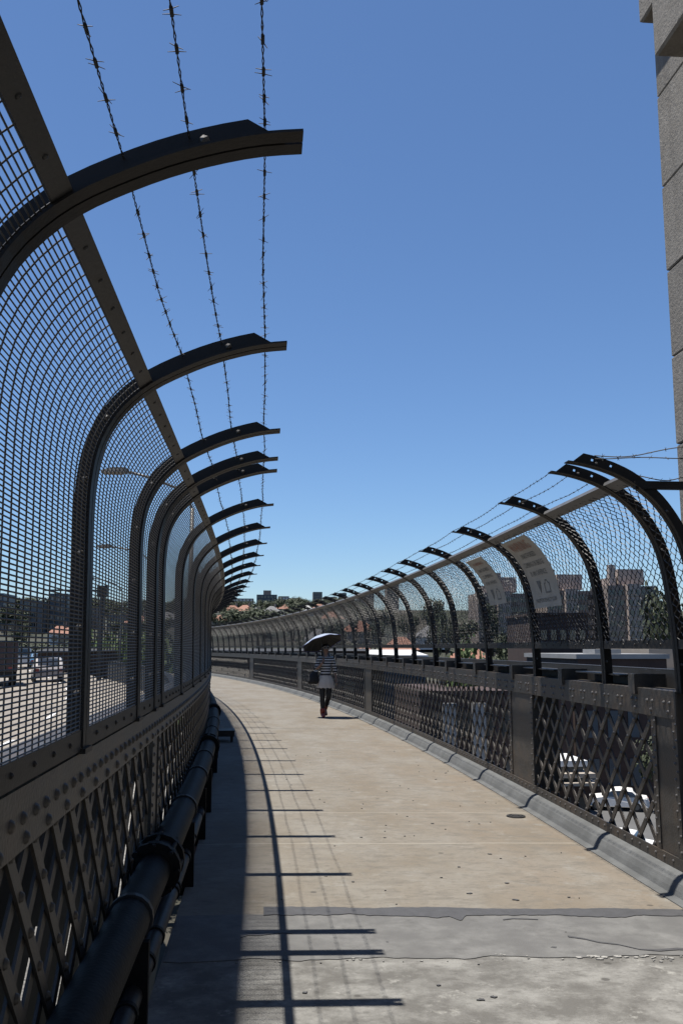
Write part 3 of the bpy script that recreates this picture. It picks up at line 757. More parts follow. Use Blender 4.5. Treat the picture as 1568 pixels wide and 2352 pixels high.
# ------------------------------------------------------------------ road beside the walkway
rb = MB()
RX = [-1.32, -4.5, -8, -11.5, -15]; RY = frange(-6, 60, 3)+frange(64, 220, 8)
def roff(y): d = max(0, y-5); return -d*d/356 if y < 60 else -(55*55/356)-(y-60)*2*55/356
V = [(x+roff(y), y, -.5) for y in RY for x in RX]; n = len(RX)
rb.add(V, [(j*n+i, j*n+i+1, (j+1)*n+i+1, (j+1)*n+i) for j in range(len(RY)-1) for i in range(n-1)])
tag(rb.build('road', M['road']), kind='structure')
for k, xx in enumerate((-4.7, -8.2, -11.7)):
    b = MB(); y = 0
    while y < 120:
        V = [(xx-.06+roff(y), y, -.496), (xx+.06+roff(y), y, -.496), (xx+.06+roff(y+3), y+3, -.496), (xx-.06+roff(y+3), y+3, -.496)]; b.add(V, [(0, 1, 2, 3)]); y += 9
    tag(b.build('lane_marking', M['white']), kind='structure')
def WQ(x, y, z): return Vector((x+roff(y), y, z))
gt = thing('road_girder', 'dark plate girder wall between the road and the left parapet', 'girder', (-1.3, 5, -.5))
b = MB(); b.sweep([[WQ(x, y, z) for x, z in ((-1.32, -3), (-1.22, -3), (-1.22, .62), (-1.32, .62))] for y in frange(-4, 60, 1.5)]); b.build('wall_plate', M['dark'], gt)
b = MB(); b.sweep([[WQ(x, y, z) for x, z in ((-1.36, .621), (-1.18, .621), (-1.18, .65), (-1.36, .65))] for y in frange(-4, 60, 1.5)]); b.build('cap_rail', M['steel_dark'], gt)
bt = thing('crash_barrier', 'long low barrier with pale rail on the far side of the road', 'barrier', WQ(-15.2, 20, -.5))
b = MB(); b.sweep([[WQ(x, y, z) for x, z in ((-15.5, -.8), (-15.1, -.8), (-15.1, .25), (-15.5, .25))] for y in frange(-6, 110, 3)]); b.build('wall', M['dark'], bt)
for zz, mm in ((.42, 'white'), (.8, 'galv')):
    b = MB(); b.sweep([[WQ(x, y, z) for x, z in ((-15.35, zz), (-15.27, zz), (-15.27, zz+.09), (-15.35, zz+.09))] for y in frange(-6, 110, 3)]); b.build('rail', M[mm], bt)
pm = MB(); pm.box(-.05, .05, -.05, .05, .251, .8); PMM = pm.mesh('post', M['galv'])
for y in range(0, 110, 3): inst('post', PMM, bt, Matrix.Translation(WQ(-15.41, y, 0)))

# ------------------------------------------------------------------ vehicles
def car(name, label, loc, rz, paint, kind='car', group=None):
    t = thing(name, label, kind, loc, rz, group); B = W[t.name]
    L, Wd = (4.3, 1.72) if kind == 'car' else (5.0, 1.9)
    if kind == 'car':
        prof = [(-2.15, .32), (-2.15, .75), (-2.05, .9), (-1.55, .95), (-1.1, 1.38), (-.3, 1.45), (.35, 1.40), (.95, .95), (1.9, .82), (2.14, .66), (2.15, .32)]
        gl = [(-1.42, .99), (-1.04, 1.34), (-.3, 1.40), (.32, 1.35), (.82, .97)]
    else:
        prof = [(-2.5, .35), (-2.5, 1.0), (-2.42, 1.95), (-1.5, 2.02), (1.1, 2.0), (1.75, 1.2), (2.35, 1.0), (2.5, .75), (2.5, .35)]
        gl = [(-2.2, 1.2), (-2.2, 1.75), (1.05, 1.78), (1.55, 1.2)]
    b = MB(); R_ = []
    for xx, k in ((-Wd/2, .93), (-Wd/2+.08, 1), (Wd/2-.08, 1), (Wd/2, .93)):
        R_.append([(xx*(1 if z < 1 else .88), y, .3+(z-.3)*k) for y, z in prof])
    b.sweep(R_); b.build('body', paint, t, B, local=True, smooth=False)
    for s_ in (-1, 1):
        b = MB(); P = [(s_*(Wd/2*(1 if z < 1.05 else .9)+.006), y, .3+(z-.3)*.97) for y, z in gl]; Q = [(p[0]-s_*.02, p[1], p[2]) for p in P]
        b.sweep([P, Q]); b.build('side_window', M['glass'], t, B, local=True)
    b = MB()
    if kind == 'car': b.sweep([[(x, .40, 1.40), (x, .95, .985), (x, .965, 1.0), (x, .415, 1.415)] for x in (-.62, .62)])
    else: b.sweep([[(x, 1.12, 1.94), (x, 1.74, 1.24), (x, 1.765, 1.255), (x, 1.14, 1.96)] for x in (-.75, .75)])
    b.build('windscreen', M['glass'], t, B, local=True)
    b = MB()
    if kind == 'car': b.sweep([[(x, -1.13, 1.36), (x, -1.53, .98), (x, -1.55, .99), (x, -1.15, 1.375)] for x in (-.6, .6)])
    else: b.sweep([[(x, -2.43, 1.85), (x, -2.49, 1.2), (x, -2.51, 1.2), (x, -2.45, 1.85)] for x in (-.7, .7)])
    b.build('rear_window', M['glass'], t, B, local=True)
    wy = 1.32 if kind == 'car' else 1.55
    for s_ in (-1, 1):
        for yy in (-wy, wy):
            b = MB(); b.tube([(s_*(Wd/2-.2), yy, .31), (s_*(Wd/2+.01), yy, .31)], .31, 14); o = b.build('wheel', M['rubber'], t, B, local=True)
            b = MB(); b.tube([(s_*(Wd/2), yy, .31), (s_*(Wd/2+.02), yy, .31)], .18, 10); b.build('rim', M['galv'], o, B, local=True)
        b = MB(); b.box(s_*.62-.14, s_*.62+.14, L/2-.06, L/2+.012, .58, .72); b.build('headlight', M['white'], t, B, local=True)
        b = MB(); b.box(s_*.66-.12, s_*.66+.12, -L/2-.012, -L/2+.06, .62, .78); b.build('tail_light', M['redshoe'], t, B, local=True)
    return t
car('blue_car', 'blue car on the road behind the left mesh fence', (-22.4, 95, -.5), RAD(16), M['bluepaint'])
car('white_van', 'white van beside the blue car behind the left mesh', (-24.6, 97, -.5), RAD(16), M['white'], 'van')
car('silver_car', 'silver car nearest on the road behind the left mesh fence', (-12.9, 57, -.5), RAD(15), M['silverpaint'])
# street cars below the right parapet
car('white_car', 'white car parked on the street below the right lattice', (24.5, 63.9, -9.6), RAD(70), M['white'])
car('white_hatchback', 'white car parked lower, close to the pylon end of the lattice', (18.8, 49.6, -9.6), RAD(60), M['white'])
car('dark_car', 'silver car on the street below, behind the middle post', (13.6, 52, -9.6), RAD(20), M['silverpaint'])
# dark red truck
t = thing('truck', 'dark red box truck on the road seen through the left mesh', 'truck', (-14.6, 52, -.5), RAD(14)); B = W[t.name]
b = MB(); b.box(-1.2, 1.2, -3.2, 1.6, .75, 2.35); b.build('cargo_box', M['redtruck'], t, B, local=True)
b = MB(); b.sweep([[(x, 1.65, .6), (x, 3.3, .6), (x, 3.3, 1.3), (x, 3.0, 2.1), (x, 1.65, 2.15)] for x in (-1.1, 1.1)]); b.build('cab', M['redtruck'], t, B, local=True)
b = MB(); b.sweep([[(x, 3.31, 1.32), (x, 3.02, 2.02), (x, 3.04, 2.03), (x, 3.33, 1.32)] for x in (-.95, .95)]); b.build('windscreen', M['glass'], t, B, local=True)
b = MB(); b.box(-1.0, 1.0, -3.1, 3.2, .45, .74); b.build('chassis', M['rubber'], t, B, local=True)
for s_ in (-1, 1):
    for yy in (-2.0, 2.4):
        b = MB(); b.tube([(s_*.8, yy, .45), (s_*1.15, yy, .45)], .45, 14); b.build('wheel', M['rubber'], t, B, local=True)
    b = MB(); b.box(s_*.9-.12, s_*.9+.12, -3.22, -3.17, .85, 1.0); b.build('tail_light', M['redshoe'], t, B, local=True)

# ------------------------------------------------------------------ street lamps beside the road
def lamp(label, base, hgt, arm, group):
    t = thing('street_lamp', label, 'street lamp', base, 0, group); x, y, z = base
    b = MB(); b.tube([(x, y, z), (x, y, z+2), (x, y, hgt-1.0)], [.085, .075, .055], 10); b.build('pole', M['galv'], t, smooth=True)
    P = [(x, y, hgt-1.02), (x-.12, y, hgt-.75), (x-.5, y, hgt-.42), (x-1.2, y, hgt-.15), (x-arm+.55, y, hgt)]
    b = MB(); b.tube(P, .035, 8); b.build('arm', M['galv'], t, smooth=True)
    b = MB(); b.sweep([[(x-arm+.6-u*.75, y-w, hgt-.05), (x-arm+.6-u*.75, y+w, hgt-.05), (x-arm+.6-u*.75, y+w*.7, hgt+hh), (x-arm+.6-u*.75, y-w*.7, hgt+hh)] for u, w, hh in ((0, .06, .06), (.15, .11, .11), (.6, .13, .10), (1, .07, .03))]); o = b.build('lamp_head', M['galv'], t)
    b = MB(); b.sweep([[(x-arm+.45-u*.5, y-.09, hgt-.051), (x-arm+.45-u*.5, y+.09, hgt-.051), (x-arm+.45-u*.5, y+.06, hgt-.085), (x-arm+.45-u*.5, y-.06, hgt-.085)] for u in (0, 1)]); b.build('lens', M['cream'], o)
lamp('nearer grey street lamp arching over the road behind the left fence', (-2.0, 25.2, -.5), 6.3, 2.35, 'street lamps beside the road')
lamp('further thin street lamp behind the left fence', (-5.35, 45, -.5), 6.35, 2.6, 'street lamps beside the road')
lamp('farthest street lamp low over the road on the left', (-10.0, 66, -.5), 6.35, 2.6, 'street lamps beside the road')
t = thing('sign_mast', 'dark mast with a square head beside the road on the left', 'mast', (-10.0, 58, -.5))
b = MB(); b.tube([(-10, 58, -.5), (-10, 58, 4.6)], .14, 8); b.build('mast', M['steel_dark'], t)
b = MB(); b.box(-10.3, -9.7, 57.8, 58.2, 4.601, 5.3); b.build('head_box', M['steel_dark'], t)
b = MB(); b.box(-13.5, -10.3, 57.95, 58.05, 4.95, 5.05); b.build('arm', M['steel_dark'], t)

# ------------------------------------------------------------------ distant buildings
WIN = {}
def win_mesh(w, h, m='glass'):
    k = (round(w, 2), round(h, 2), m)
    if k not in WIN:
        b = MB(); b.box(-w/2, w/2, -.06, 0, -h/2, h/2); WIN[k] = b.mesh('window', M[m])
    return WIN[k]
def block(par, x0, x1, y0, y1, z0, z1, m, name='wall'):
    b = MB(); b.box(x0, x1, y0, y1, z0, z1); return b.build(name, M[m], par)
def windows(par, x0, x1, y, zs_, cols, w, h, m='glass'):
    for z in zs_:
        for i in range(cols): inst('window', win_mesh(w, h, m), par, Matrix.Translation((x0+(x1-x0)*(i+.5)/cols, y-.002, z)))
def windows_side(par, y0, y1, x, zs_, cols, w, h, m='glass'):
    for z in zs_:
        for i in range(cols): inst('window', win_mesh(w, h, m), par, Matrix.Translation((x-.002, y0+(y1-y0)*(i+.5)/cols, z)) @ Matrix.Rotation(-pi/2, 4, 'Z'))
def apartment(label, x0, w, ztop, y, chim):
    t = thing('apartment_block', label, 'apartment block', (x0+w/2, y, -14), 0, 'brown brick apartment blocks')
    block(t, x0, x0+w*.36, y, y+14, -14, ztop, 'brick'); block(t, x0+w*.36+.01, x0+w*.62, y-1.6, y+13, -14, ztop+.35, 'brickpink'); block(t, x0+w*.62+.01, x0+w, y+.6, y+14, -14, ztop-.1, 'brick')
    block(t, x0+w*.30, x0+w*.82, y+3, y+10, ztop+.36, ztop+5.0, 'brickpink', 'roof_house'); block(t, x0+w*.08, x0+w*.295, y+4, y+9, ztop+.01, ztop+2.4, 'brickpink', 'stair_house')
    block(t, x0+w*chim, x0+w*chim+1.8, y+2.0, y+3.9, ztop+.01, ztop+6.2, 'brickpink', 'chimney')
    fl2 = [ztop-2.0-3.0*i for i in range(8)]
    windows(t, x0, x0+w*.36, y, fl2, 2, 1.9, 1.45); windows(t, x0+w*.36, x0+w*.62, y-1.6, fl2, 2, 1.1, 1.5); windows(t, x0+w*.62, x0+w, y+.6, fl2, 2, 2.4, 1.5)
    sm = MB(); sm.box(0, w*.26-.2, -.22, 0, -.12, .12); SM = sm.mesh('sill_band', M['cream'])
    for z in fl2: inst('sill_band', SM, t, Matrix.Translation((x0+w*.36+.1, y-1.6, z-1.0)))
apartment('brown apartment block nearest the pylon behind the right fence', 99, 15.0, 19.3, 258, .10)
apartment('brown apartment block with roof house, behind the warning sign bay', 83.5, 14.5, 18.3, 266, .10)
apartment('leftmost brown apartment block behind the signs on the right fence', 64.2, 15.5, 17.8, 272, .38)
t = thing('brick_building', 'dark brown brick building in front of the apartment blocks', 'building', (36, 112, -14))
block(t, 33.2, 39.6, 110, 124, -14, 5.4, 'darkbrick'); block(t, 33.0, 39.8, 109.8, 124.2, 5.41, 5.7, 'darkbrick', 'parapet'); windows(t, 33.4, 39.4, 110, [3, 0, -3], 5, .7, 1.2)
t = thing('brick_building', 'low dark brick hall with pale flat roof below the right fence', 'building', (30, 78, -15))
block(t, 26.0, 33.6, 75, 90, -15.4, .55, 'darkbrick'); block(t, 25.8, 33.8, 74.8, 90.2, .56, .95, 'roofgrey', 'roof'); windows(t, 26.3, 33.3, 75, [-.8, -4], 6, .6, 1.1, 'white'); windows(t, 26.3, 33.3, 75, [-7.5, -11], 5, .9, 1.5)
block(t, 28.2, 30.5, 77, 80, .96, 1.35, 'roofgrey', 'roof_unit')
t = thing('white_building', 'pale grey building with blue windows beside the pylon', 'building', (39, 88, -15))
block(t, 36.4, 46, 85, 99, -15.4, 1.35, 'cream'); windows(t, 39.8, 45.5, 85, [.3, -.5, -1.3], 4, 1.1, .5)
block(t, 35.4, 41.5, 82, 84.8, -15.4, -.55, 'cream', 'balcony_block'); windows(t, 35.6, 41.2, 82, [-1.2], 7, .35, .3, 'white')
t = thing('factory_shed', 'long white shed roof with blue wall below the right fence', 'shed', (13, 95, -14))
block(t, 10.2, 15.9, 90, 110, -14.6, .2, 'bluegrey')
b = MB(); b.sweep([[(x, 89.8, .21), (x, 110, .21), (x, 100, 1.25), (x, 89.8, .75)] for x in (10.0, 16.1)]); b.build('roof', M['white'], t)
for xx in (11.2, 14.4):
    block(t, xx, xx+.25, 89.5, 89.78, -.3, .9, 'steel_dark', 'vent_pipe')
t = thing('warehouse', 'dark brick warehouse with white awning below the right lattice', 'building', (18, 62, -15))
block(t, 10.5, 21.0, 62, 74, -15.4, -1.4, 'darkbrick'); windows(t, 11, 20.6, 62, [-3.6, -6.8, -10], 6, 1.0, 1.6); 
b = MB(); b.sweep([[(x, 62, -8.4), (x, 57.5, -9.0), (x, 57.5, -9.2), (x, 62, -8.6)] for x in (15.5, 20.5)]); b.build('awning', M['white'], t)
for xx in (12, 14): block(t, xx, xx+.9, 61.6, 61.98, -15.4, -2.2, 'roofgrey', 'downpipe_casing')
t = thing('corner_shop', 'small shop with white layered canopy roof below the lattice', 'shop', (15, 46, -9.6))
block(t, 13.6, 16.0, 45.2, 48, -9.6, -5.1, 'darkbrick'); block(t, 13.9, 15.9, 45.0, 48.2, -4.28, -4.0, 'white', 'roof'); block(t, 13.5, 16.1, 44.5, 48.3, -4.75, -4.55, 'cream', 'canopy'); block(t, 13.3, 16.2, 44.2, 48.3, -5.09, -4.95, 'cream', 'canopy'); block(t, 13.9, 15.8, 45.4, 47.9, -4.549, -4.281, 'greywall', 'fascia'); block(t, 13.7, 15.9, 45.3, 47.9, -4.949, -4.751, 'greywall', 'fascia')
windows(t, 13.7, 15.9, 45.2, [-6.2, -8], 3, .5, .9)
t = thing('backdrop_terrace', 'long brick terrace added as a dark backdrop under the far bend of the right parapet', 'building', (0, 78, -15))
block(t, -18, 8.5, 76, 84, -16, 1.2, 'darkbrick'); windows(t, -17.5, 8, 76, [-2, -5, -8], 14, .8, 1.4)  # terrace added as a dark backdrop, standing in for tree shade
b = MB(); b.sweep([[(x, 75.6, 1.21), (x, 84.4, 1.21), (x, 80, 1.4)] for x in (-18.3, 8.8)]); b.build('roof', M['dark'], t)
t = thing('terrace_building', 'red brown terrace building with tall windows below the lattice', 'building', (28, 66, -15))
block(t, 22.5, 32, 66, 72, -15.4, -2.2, 'darkbrick'); windows(t, 23, 27.6, 66, [-4, -7.4], 3, .8, 1.9, 'bluegrey')
b = MB(); b.sweep([[(x, 65.7, -2.19), (x, 72.3, -2.19), (x, 69, -.6)] for x in (22.3, 32.2)]); b.build('roof', M['greywall'], t)

# towers on the hill
def tower(name, label, x0, x1, y, z0, z1, m, cols, rows, wm, extra=None, depth=14, group=None):
    t = thing(name, label, 'building', ((x0+x1)/2, y, z0), 0, group)
    block(t, x0, x1, y, y+depth, z0, z1, m)
    if extra: block(t, *extra, 'brick' if m == 'bluegrey' else m, 'roof_house')
    h = (z1-max(z0, z1-rows*3.0)); zs_ = [z1-1.6-3.0*i for i in range(rows)]
    windows(t, x0+.3, x1-.3, y, zs_, cols, (x1-x0-.6)/cols*.62, 1.5, wm)
    return t
tower('office_tower', 'blue glass and brick tower block on the far hill', -5.2, 9.2, 650, 26, 38.4, 'bluegrey', 6, 4, 'glass', (-.5, 5.0, 652, 660, 38.41, 41.5))
tower('apartment_tower', 'brown tower with white balcony bands beside the blue tower', 10.2, 17.8, 655, 26, 37.6, 'brick', 3, 4, 'white')
tower('apartment_tower', 'small grey flats right of the tower pair on the hill', 19, 26.5, 700, 27, 38.8, 'greywall', 3, 3, 'glass')
tower('apartment_tower', 'low red flats in front of the grey flats on the hill', 17, 30, 610, 24, 31.4, 'brick', 5, 2, 'white')
tower('apartment_tower', 'pale flats at the left end of the far skyline', -34, -9, 800, 34, 43.5, 'greywall', 8, 3, 'white')
for i, (x0, x1, y, z0, z1, m, lab) in enumerate(((48, 57, 900, 36, 55.5, 'greywall', 'tallest grey block on the skyline right of the trees'), (58.5, 72, 905, 36, 51, 'brickpink', 'long pinkish block on the skyline above the right fence'), (73, 80, 890, 36, 54, 'bluegrey', 'slim bluish block on the skyline above the right fence ribs'), (92, 108, 900, 36, 55, 'greywall', 'wide grey block on the right part of the far skyline'), (118, 130, 880, 36, 62, 'brick', 'brown block on the skyline behind the right barbed wire'))):
    tower('skyline_block', lab, x0, x1, y, z0, z1, m, 4, 5, 'glass')
LB = ((-92, -82.5, 300, 18.6, 'bluegrey'), (-80, -74.5, 290, 13.0, 'brick'), (-73.5, -68, 285, 15.6, 'greywall'), (-67, -61.5, 295, 18.3, 'bluegrey'), (-60.5, -55, 310, 14.5, 'brick'), (-50, -43, 300, 11.8, 'greywall'), (-112, -97, 320, 15, 'brickpink'), (-42, -36, 330, 13.6, 'brick'), (-33, -26, 380, 16, 'greywall'))
LL = ('leftmost pale block on the hill behind the mesh', 'blue block at the left picture edge behind the mesh', 'low brown block between the blue and grey blocks behind the mesh', 'wide grey block behind the first mesh bay', 'second blue block, taller, behind the first mesh bay', 'brown block behind the big left rib', 'short grey block just right of the big left rib', 'brown block seen through the second mesh bay', 'grey block near the third rib behind the mesh')
for i, (x0, x1, y, z1, m) in enumerate(LB):
    lab = LL[{0: 1, 1: 2, 2: 3, 3: 4, 4: 5, 5: 6, 6: 0, 7: 7, 8: 8}[i]]
    tower('hill_block', lab, x0, x1, y, terr((x0+x1)/2, y)-2, z1, m, 5, 5, 'glass' if m != 'bluegrey' else 'cream')

# houses with tiled roofs
def house(label, x, y, w, d, wall, roof, rz=0, hh=3.2):
    z = terr(x, y)-.5; t = thing('house', label, 'house', (x, y, z), rz, 'tiled houses on the hillside'); B = W[t.name]
    b = MB(); b.box(-w/2, w/2, -d/2, d/2, 0, hh); b.build('wall', M[wall], t, B, local=True)
    e = .5; q = d/2+e
    b = MB(); b.add([(-w/2-e, -q, hh), (w/2+e, -q, hh), (w/2+e, q, hh), (-w/2-e, q, hh), (-w/2+q*.7, 0, hh+q*.75), (w/2-q*.7, 0, hh+q*.75)], [(0, 1, 5, 4), (1, 2, 5), (2, 3, 4, 5), (3, 0, 4), (3, 2, 1, 0)]); o = b.build('roof', M[roof], t, B, local=True)
    b = MB(); b.box(w*.2, w*.2+.8, -.4, .4, hh+q*.4, hh+q*.75+1.0); b.build('chimney', M['brick'], o, B, local=True)
    for xx in (-w*.28, w*.05, w*.3):
        inst('window', win_mesh(1.3, 1.2), t, B @ Matrix.Translation((xx, -d/2-.002, 1.8)))
HS = [(-14.5, 430, 7, 6, 'cream', 'terracotta', .2), (-8.8, 434, 7.5, 6.5, 'brick', 'terracotta', -.3), (-15.2, 322, 4.6, 4.2, 'cream', 'terracotta', -.2), (-1.5, 480, 7, 6, 'brick', 'greywall', .3), (3.5, 420, 6.5, 6, 'cream', 'greywall', .2), (14, 390, 7, 6, 'white', 'greywall', -.3), (25, 340, 7, 6, 'brick', 'terracotta', .3), (38, 360, 7, 6, 'cream', 'terracotta', 0), (-4, 360, 6.5, 6, 'white', 'greywall', .2),
      (-76, 318, 6, 4.5, 'cream', 'terracotta', .2), (-69, 324, 7, 6, 'brick', 'terracotta', -.2), (-53, 246, 5, 4, 'white', 'terracotta', .3), (-50, 244, 4.4, 3.6, 'cream', 'terracotta', 0), (-40, 300, 7, 6, 'brick', 'terracotta', -.3), (-34, 330, 7, 6, 'cream', 'greywall', .3), (-47, 340, 7, 6, 'cream', 'terracotta', .1), (-60, 300, 7, 6, 'brick', 'greywall', .1), (20, 460, 9, 7, 'white', 'roofgrey', 0), (10, 520, 9, 7, 'cream', 'terracotta', .1), (30, 500, 8, 7, 'brick', 'terracotta', -.1),
      (16, 150, 7, 6, 'brick', 'terracotta', .2), (24, 165, 7, 6, 'cream', 'greywall', -.2), (30, 150, 7, 6, 'brick', 'terracotta', .3), (38, 175, 8, 7, 'brick', 'terracotta', 0), (21, 200, 8, 7, 'cream', 'terracotta', .2), (32, 215, 8, 7, 'white', 'terracotta', -.2), (14, 230, 8, 7, 'brick', 'greywall', .1), (45, 200, 8, 7, 'brick', 'terracotta', .2), (26, 250, 8, 7, 'cream', 'terracotta', .3), (44, 240, 8, 7, 'white', 'greywall', .1)]
for i, h_ in enumerate(HS):
    x, y, w, d, wa, ro, rz = h_
    nm = {'terracotta': 'terracotta', 'greywall': 'grey', 'roofgrey': 'pale metal'}[ro]; wn_ = {'cream': 'cream', 'white': 'white', 'brick': 'brown'}[wa]
    house('%s walled house with %s roof among trees on the hill' % (wn_, nm), x, y, w, d, wa, ro, rz)
t = thing('market_shed', 'wide pale roofed shed on the hillside below the tower', 'shed', (10, 450, 16))
b = MB(); b.box(3, 18, 450, 462, 12, 16.2); b.build('wall', M['bluegrey'], t)
b = MB(); b.sweep([[(x, 449.5, 16.21), (x, 462.5, 16.21), (x, 462.5, 19.2), (x, 449.5, 16.8)] for x in (2.5, 18.5)]); b.build('roof', M['roofgrey'], t)

# ------------------------------------------------------------------ trees
def crown_mesh(seed, n, leaf, m, name='crown'):
    q = random.Random(seed); b = MB(); cl = []
    for _ in range(9):
        a = q.uniform(0, 2*pi); r = q.uniform(.1, .62); cl.append((r*cos(a), r*sin(a), q.uniform(-.35, .5), q.uniform(.28, .5)))
    for _ in range(n):
        cx_, cy_, cz_, cr = q.choice(cl); u = Vector((q.gauss(0, 1), q.gauss(0, 1), q.gauss(0, 1))).normalized()*cr*q.uniform(.55, 1.05)
        p = Vector((cx_, cy_, cz_))+u; nn = (u.normalized()+Vector((q.uniform(-.7, .7), q.uniform(-.7, .7), q.uniform(-.2, .9)))).normalized()
        a = nn.orthogonal().normalized(); c = nn.cross(a); s_ = leaf*q.uniform(.6, 1.3)
        b.add([p+a*s_, p+c*s_*.7, p-a*s_, p-c*s_*.7], [(0, 1, 2, 3)])
    return b.mesh(name, m)
CR = [crown_mesh(i, 1200, .062, M['leaf'] if i != 3 else M['leaf2']) for i in range(4)]
tm = MB(); tm.tube([(0, 0, 0), (.02, .01, .4), (0, 0, 1)], [.055, .04, .018], 7)
for a in (0.4, 2.3, 4.4): tm.tube([(0, 0, .55), (.22*cos(a), .22*sin(a), .95)], [.025, .01], 5)
TR = tm.mesh('trunk', M['bark'])
def tree(name, label, x, y, z, h, wd, k, group):
    t = thing(name, label, 'tree', (x, y, z), random.uniform(0, 6.28), group); B = W[t.name]
    inst('trunk', TR, t, B @ Matrix.Diagonal((h*.5, h*.5, h*.75, 1)))
    inst('crown', CR[k], t, B @ Matrix.Translation((0, 0, h*.66)) @ Matrix.Diagonal((wd, wd, h*.52, 1)))
q = random.Random(21)
for i in range(250):
    y = q.uniform(175, 720); x = q.uniform(-.27*y-5, .10*y+10)
    if any(abs(x-hh[0]) < 7 and hh[1]-28 < y < hh[1]+8 for hh in HS): continue
    if -9 < x*650/y < 19 and 520 < y < 665: continue
    if y < 230 and x > -.09*y: continue
    h = q.uniform(5, 9.5); f_ = q.uniform(.4, .78); tree('hill_tree', ('narrow' if f_ < .5 else 'rounded' if f_ < .65 else 'spreading')+(' small' if h < 7 else ' tall')+' dark green tree among the houses on the hill', x, y, terr(x, y)-.4, h, h*f_, q.randrange(3), 'trees on the hillside')
for i in range(24):
    x = 28+i*2.3+q.uniform(-1, 1); y = q.uniform(770, 830)
    tree('skyline_tree', 'dark tree on the skyline right of the tower', x, y, terr(x, y), q.uniform(7, 11), q.uniform(4, 6), q.randrange(3), 'trees on the skyline')
tree('street_tree', 'bright green tree between the buildings under the right fence', 15.6, 70, -15.4, 16.6, 2.6, 3, None)
tree('street_tree', 'dark olive tree beside the pylon behind the right fence', 46.5, 103, -14, 21.5, 4.0, 1, None)
tree('street_tree', 'green shrubby tree on the street below the lattice by the pylon', 26.5, 62, -9.6, 5, 1.8, 1, None)
tree('street_tree', 'bright tree low behind the bottom of the lattice', 10.9, 47, -9.6, 3.6, 1.4, 3, None)
for i in range(10):
    y = 62+i*3.2; x = -4.5-i*1.1+offR(50)*.35
    tree('verge_tree', 'bright green tree below the far end of the right parapet', x, y, -14.5, 15.8+q.uniform(-.4, .5), 2.6, 3, 'green trees below the far bend')
for i in range(110):
    y = q.uniform(100, 250); x = q.uniform(.04*y, .34*y)
    if any(abs(x-hh[0]) < 6 and hh[1]-22 < y < hh[1]+6 for hh in HS): continue
    tree('garden_tree', ('tall' if i % 3 == 0 else 'broad' if i % 3 == 1 else 'small')+' dark tree in the gardens behind the right fence', x, y, terr(x, y)-.3, (q.uniform(13, 16), q.uniform(9, 13), q.uniform(7, 9))[i % 3], (q.uniform(2.6, 3.4), q.uniform(4.2, 5.2), q.uniform(2.6, 3.4))[i % 3], q.randrange(3), 'dark garden trees right of the bridge')

# ------------------------------------------------------------------ the woman with the umbrella
def skin(name, verts, edges, radii, mats, sub=2, root=0, smooth=True):
    me = bpy.data.meshes.new(name); me.from_pydata(verts, edges, []); o = bpy.data.objects.new(name, me); COL.objects.link(o)
    sk = o.modifiers.new('skin', 'SKIN'); ss = o.modifiers.new('sub', 'SUBSURF'); ss.levels = sub; ss.render_levels = sub
    sk.use_smooth_shade = True
    for i, v in enumerate(me.skin_vertices[0].data):
        r = radii[i]; v.radius = r if isinstance(r, tuple) else (r, r); v.use_root = (i == root)
    dg = bpy.context.evaluated_depsgraph_get(); dg.update(); m2 = bpy.data.meshes.new_from_object(o.evaluated_get(dg)); m2.name = name
    bpy.data.objects.remove(o); m2.materials.clear()
    for m in mats: m2.materials.append(m)
    m2.polygons.foreach_set('use_smooth', [True]*len(m2.polygons)); m2.polygons.foreach_set('material_index', [0]*len(m2.polygons))
    return m2
PB = Vector((1.38, 20.55, floorz(1.9)))
person = thing('person', 'woman in striped top, pale skirt and red shoes walking under an umbrella', 'person', PB, .10)
PW = W[person.name]
# x: her left (picture right), -y: towards the camera; her right leg (picture left) carries the weight
J = {'pel': (0, 0, .86), 'sp1': (0, .0, .98), 'sp2': (0, .0, 1.12), 'chest': (0, .01, 1.24), 'neck': (0, .0, 1.335), 'neck2': (0, -.012, 1.39), 'head1': (.0, -.02, 1.44), 'head2': (.0, -.02, 1.52), 'head3': (.0, -.012, 1.575),
     'hr': (-.075, 0, .82), 'kr': (-.078, -.035, .46), 'ar': (-.062, .0, .085), 'tr': (-.06, -.12, .03), 'hl': (.075, 0, .82), 'kl': (.07, -.04, .47), 'al': (.02, .20, .16), 'tl': (.035, .13, .05),
     'shr': (-.145, .0, 1.285), 'er': (-.205, -.02, 1.05), 'wr': (-.105, -.17, 1.19), 'shl': (.145, .0, 1.285), 'el': (.205, .02, 1.04), 'wl': (.235, -.03, .82), 'pr': (-.085, -.195, 1.235), 'pl': (.24, -.04, .76)}
vs_, es, rs, ix = [], [], [], {}
def jv(k, r): ix[k] = len(vs_); vs_.append(J[k]); rs.append(r)
for k, r in (('pel', (.115, .085)), ('sp1', (.095, .075)), ('sp2', (.10, .08)), ('chest', (.115, .085)), ('neck', .05), ('neck2', .044), ('head1', (.06, .068)), ('head2', (.075, .088)), ('head3', (.055, .06)),
             ('hr', .083), ('kr', .052), ('ar', .034), ('tr', .03), ('hl', .083), ('kl', .052), ('al', .034), ('tl', .03), ('shr', .05), ('er', .036), ('wr', .024), ('shl', .05), ('el', .036), ('wl', .024), ('pr', (.03, .018)), ('pl', (.018, .03))): jv(k, r)
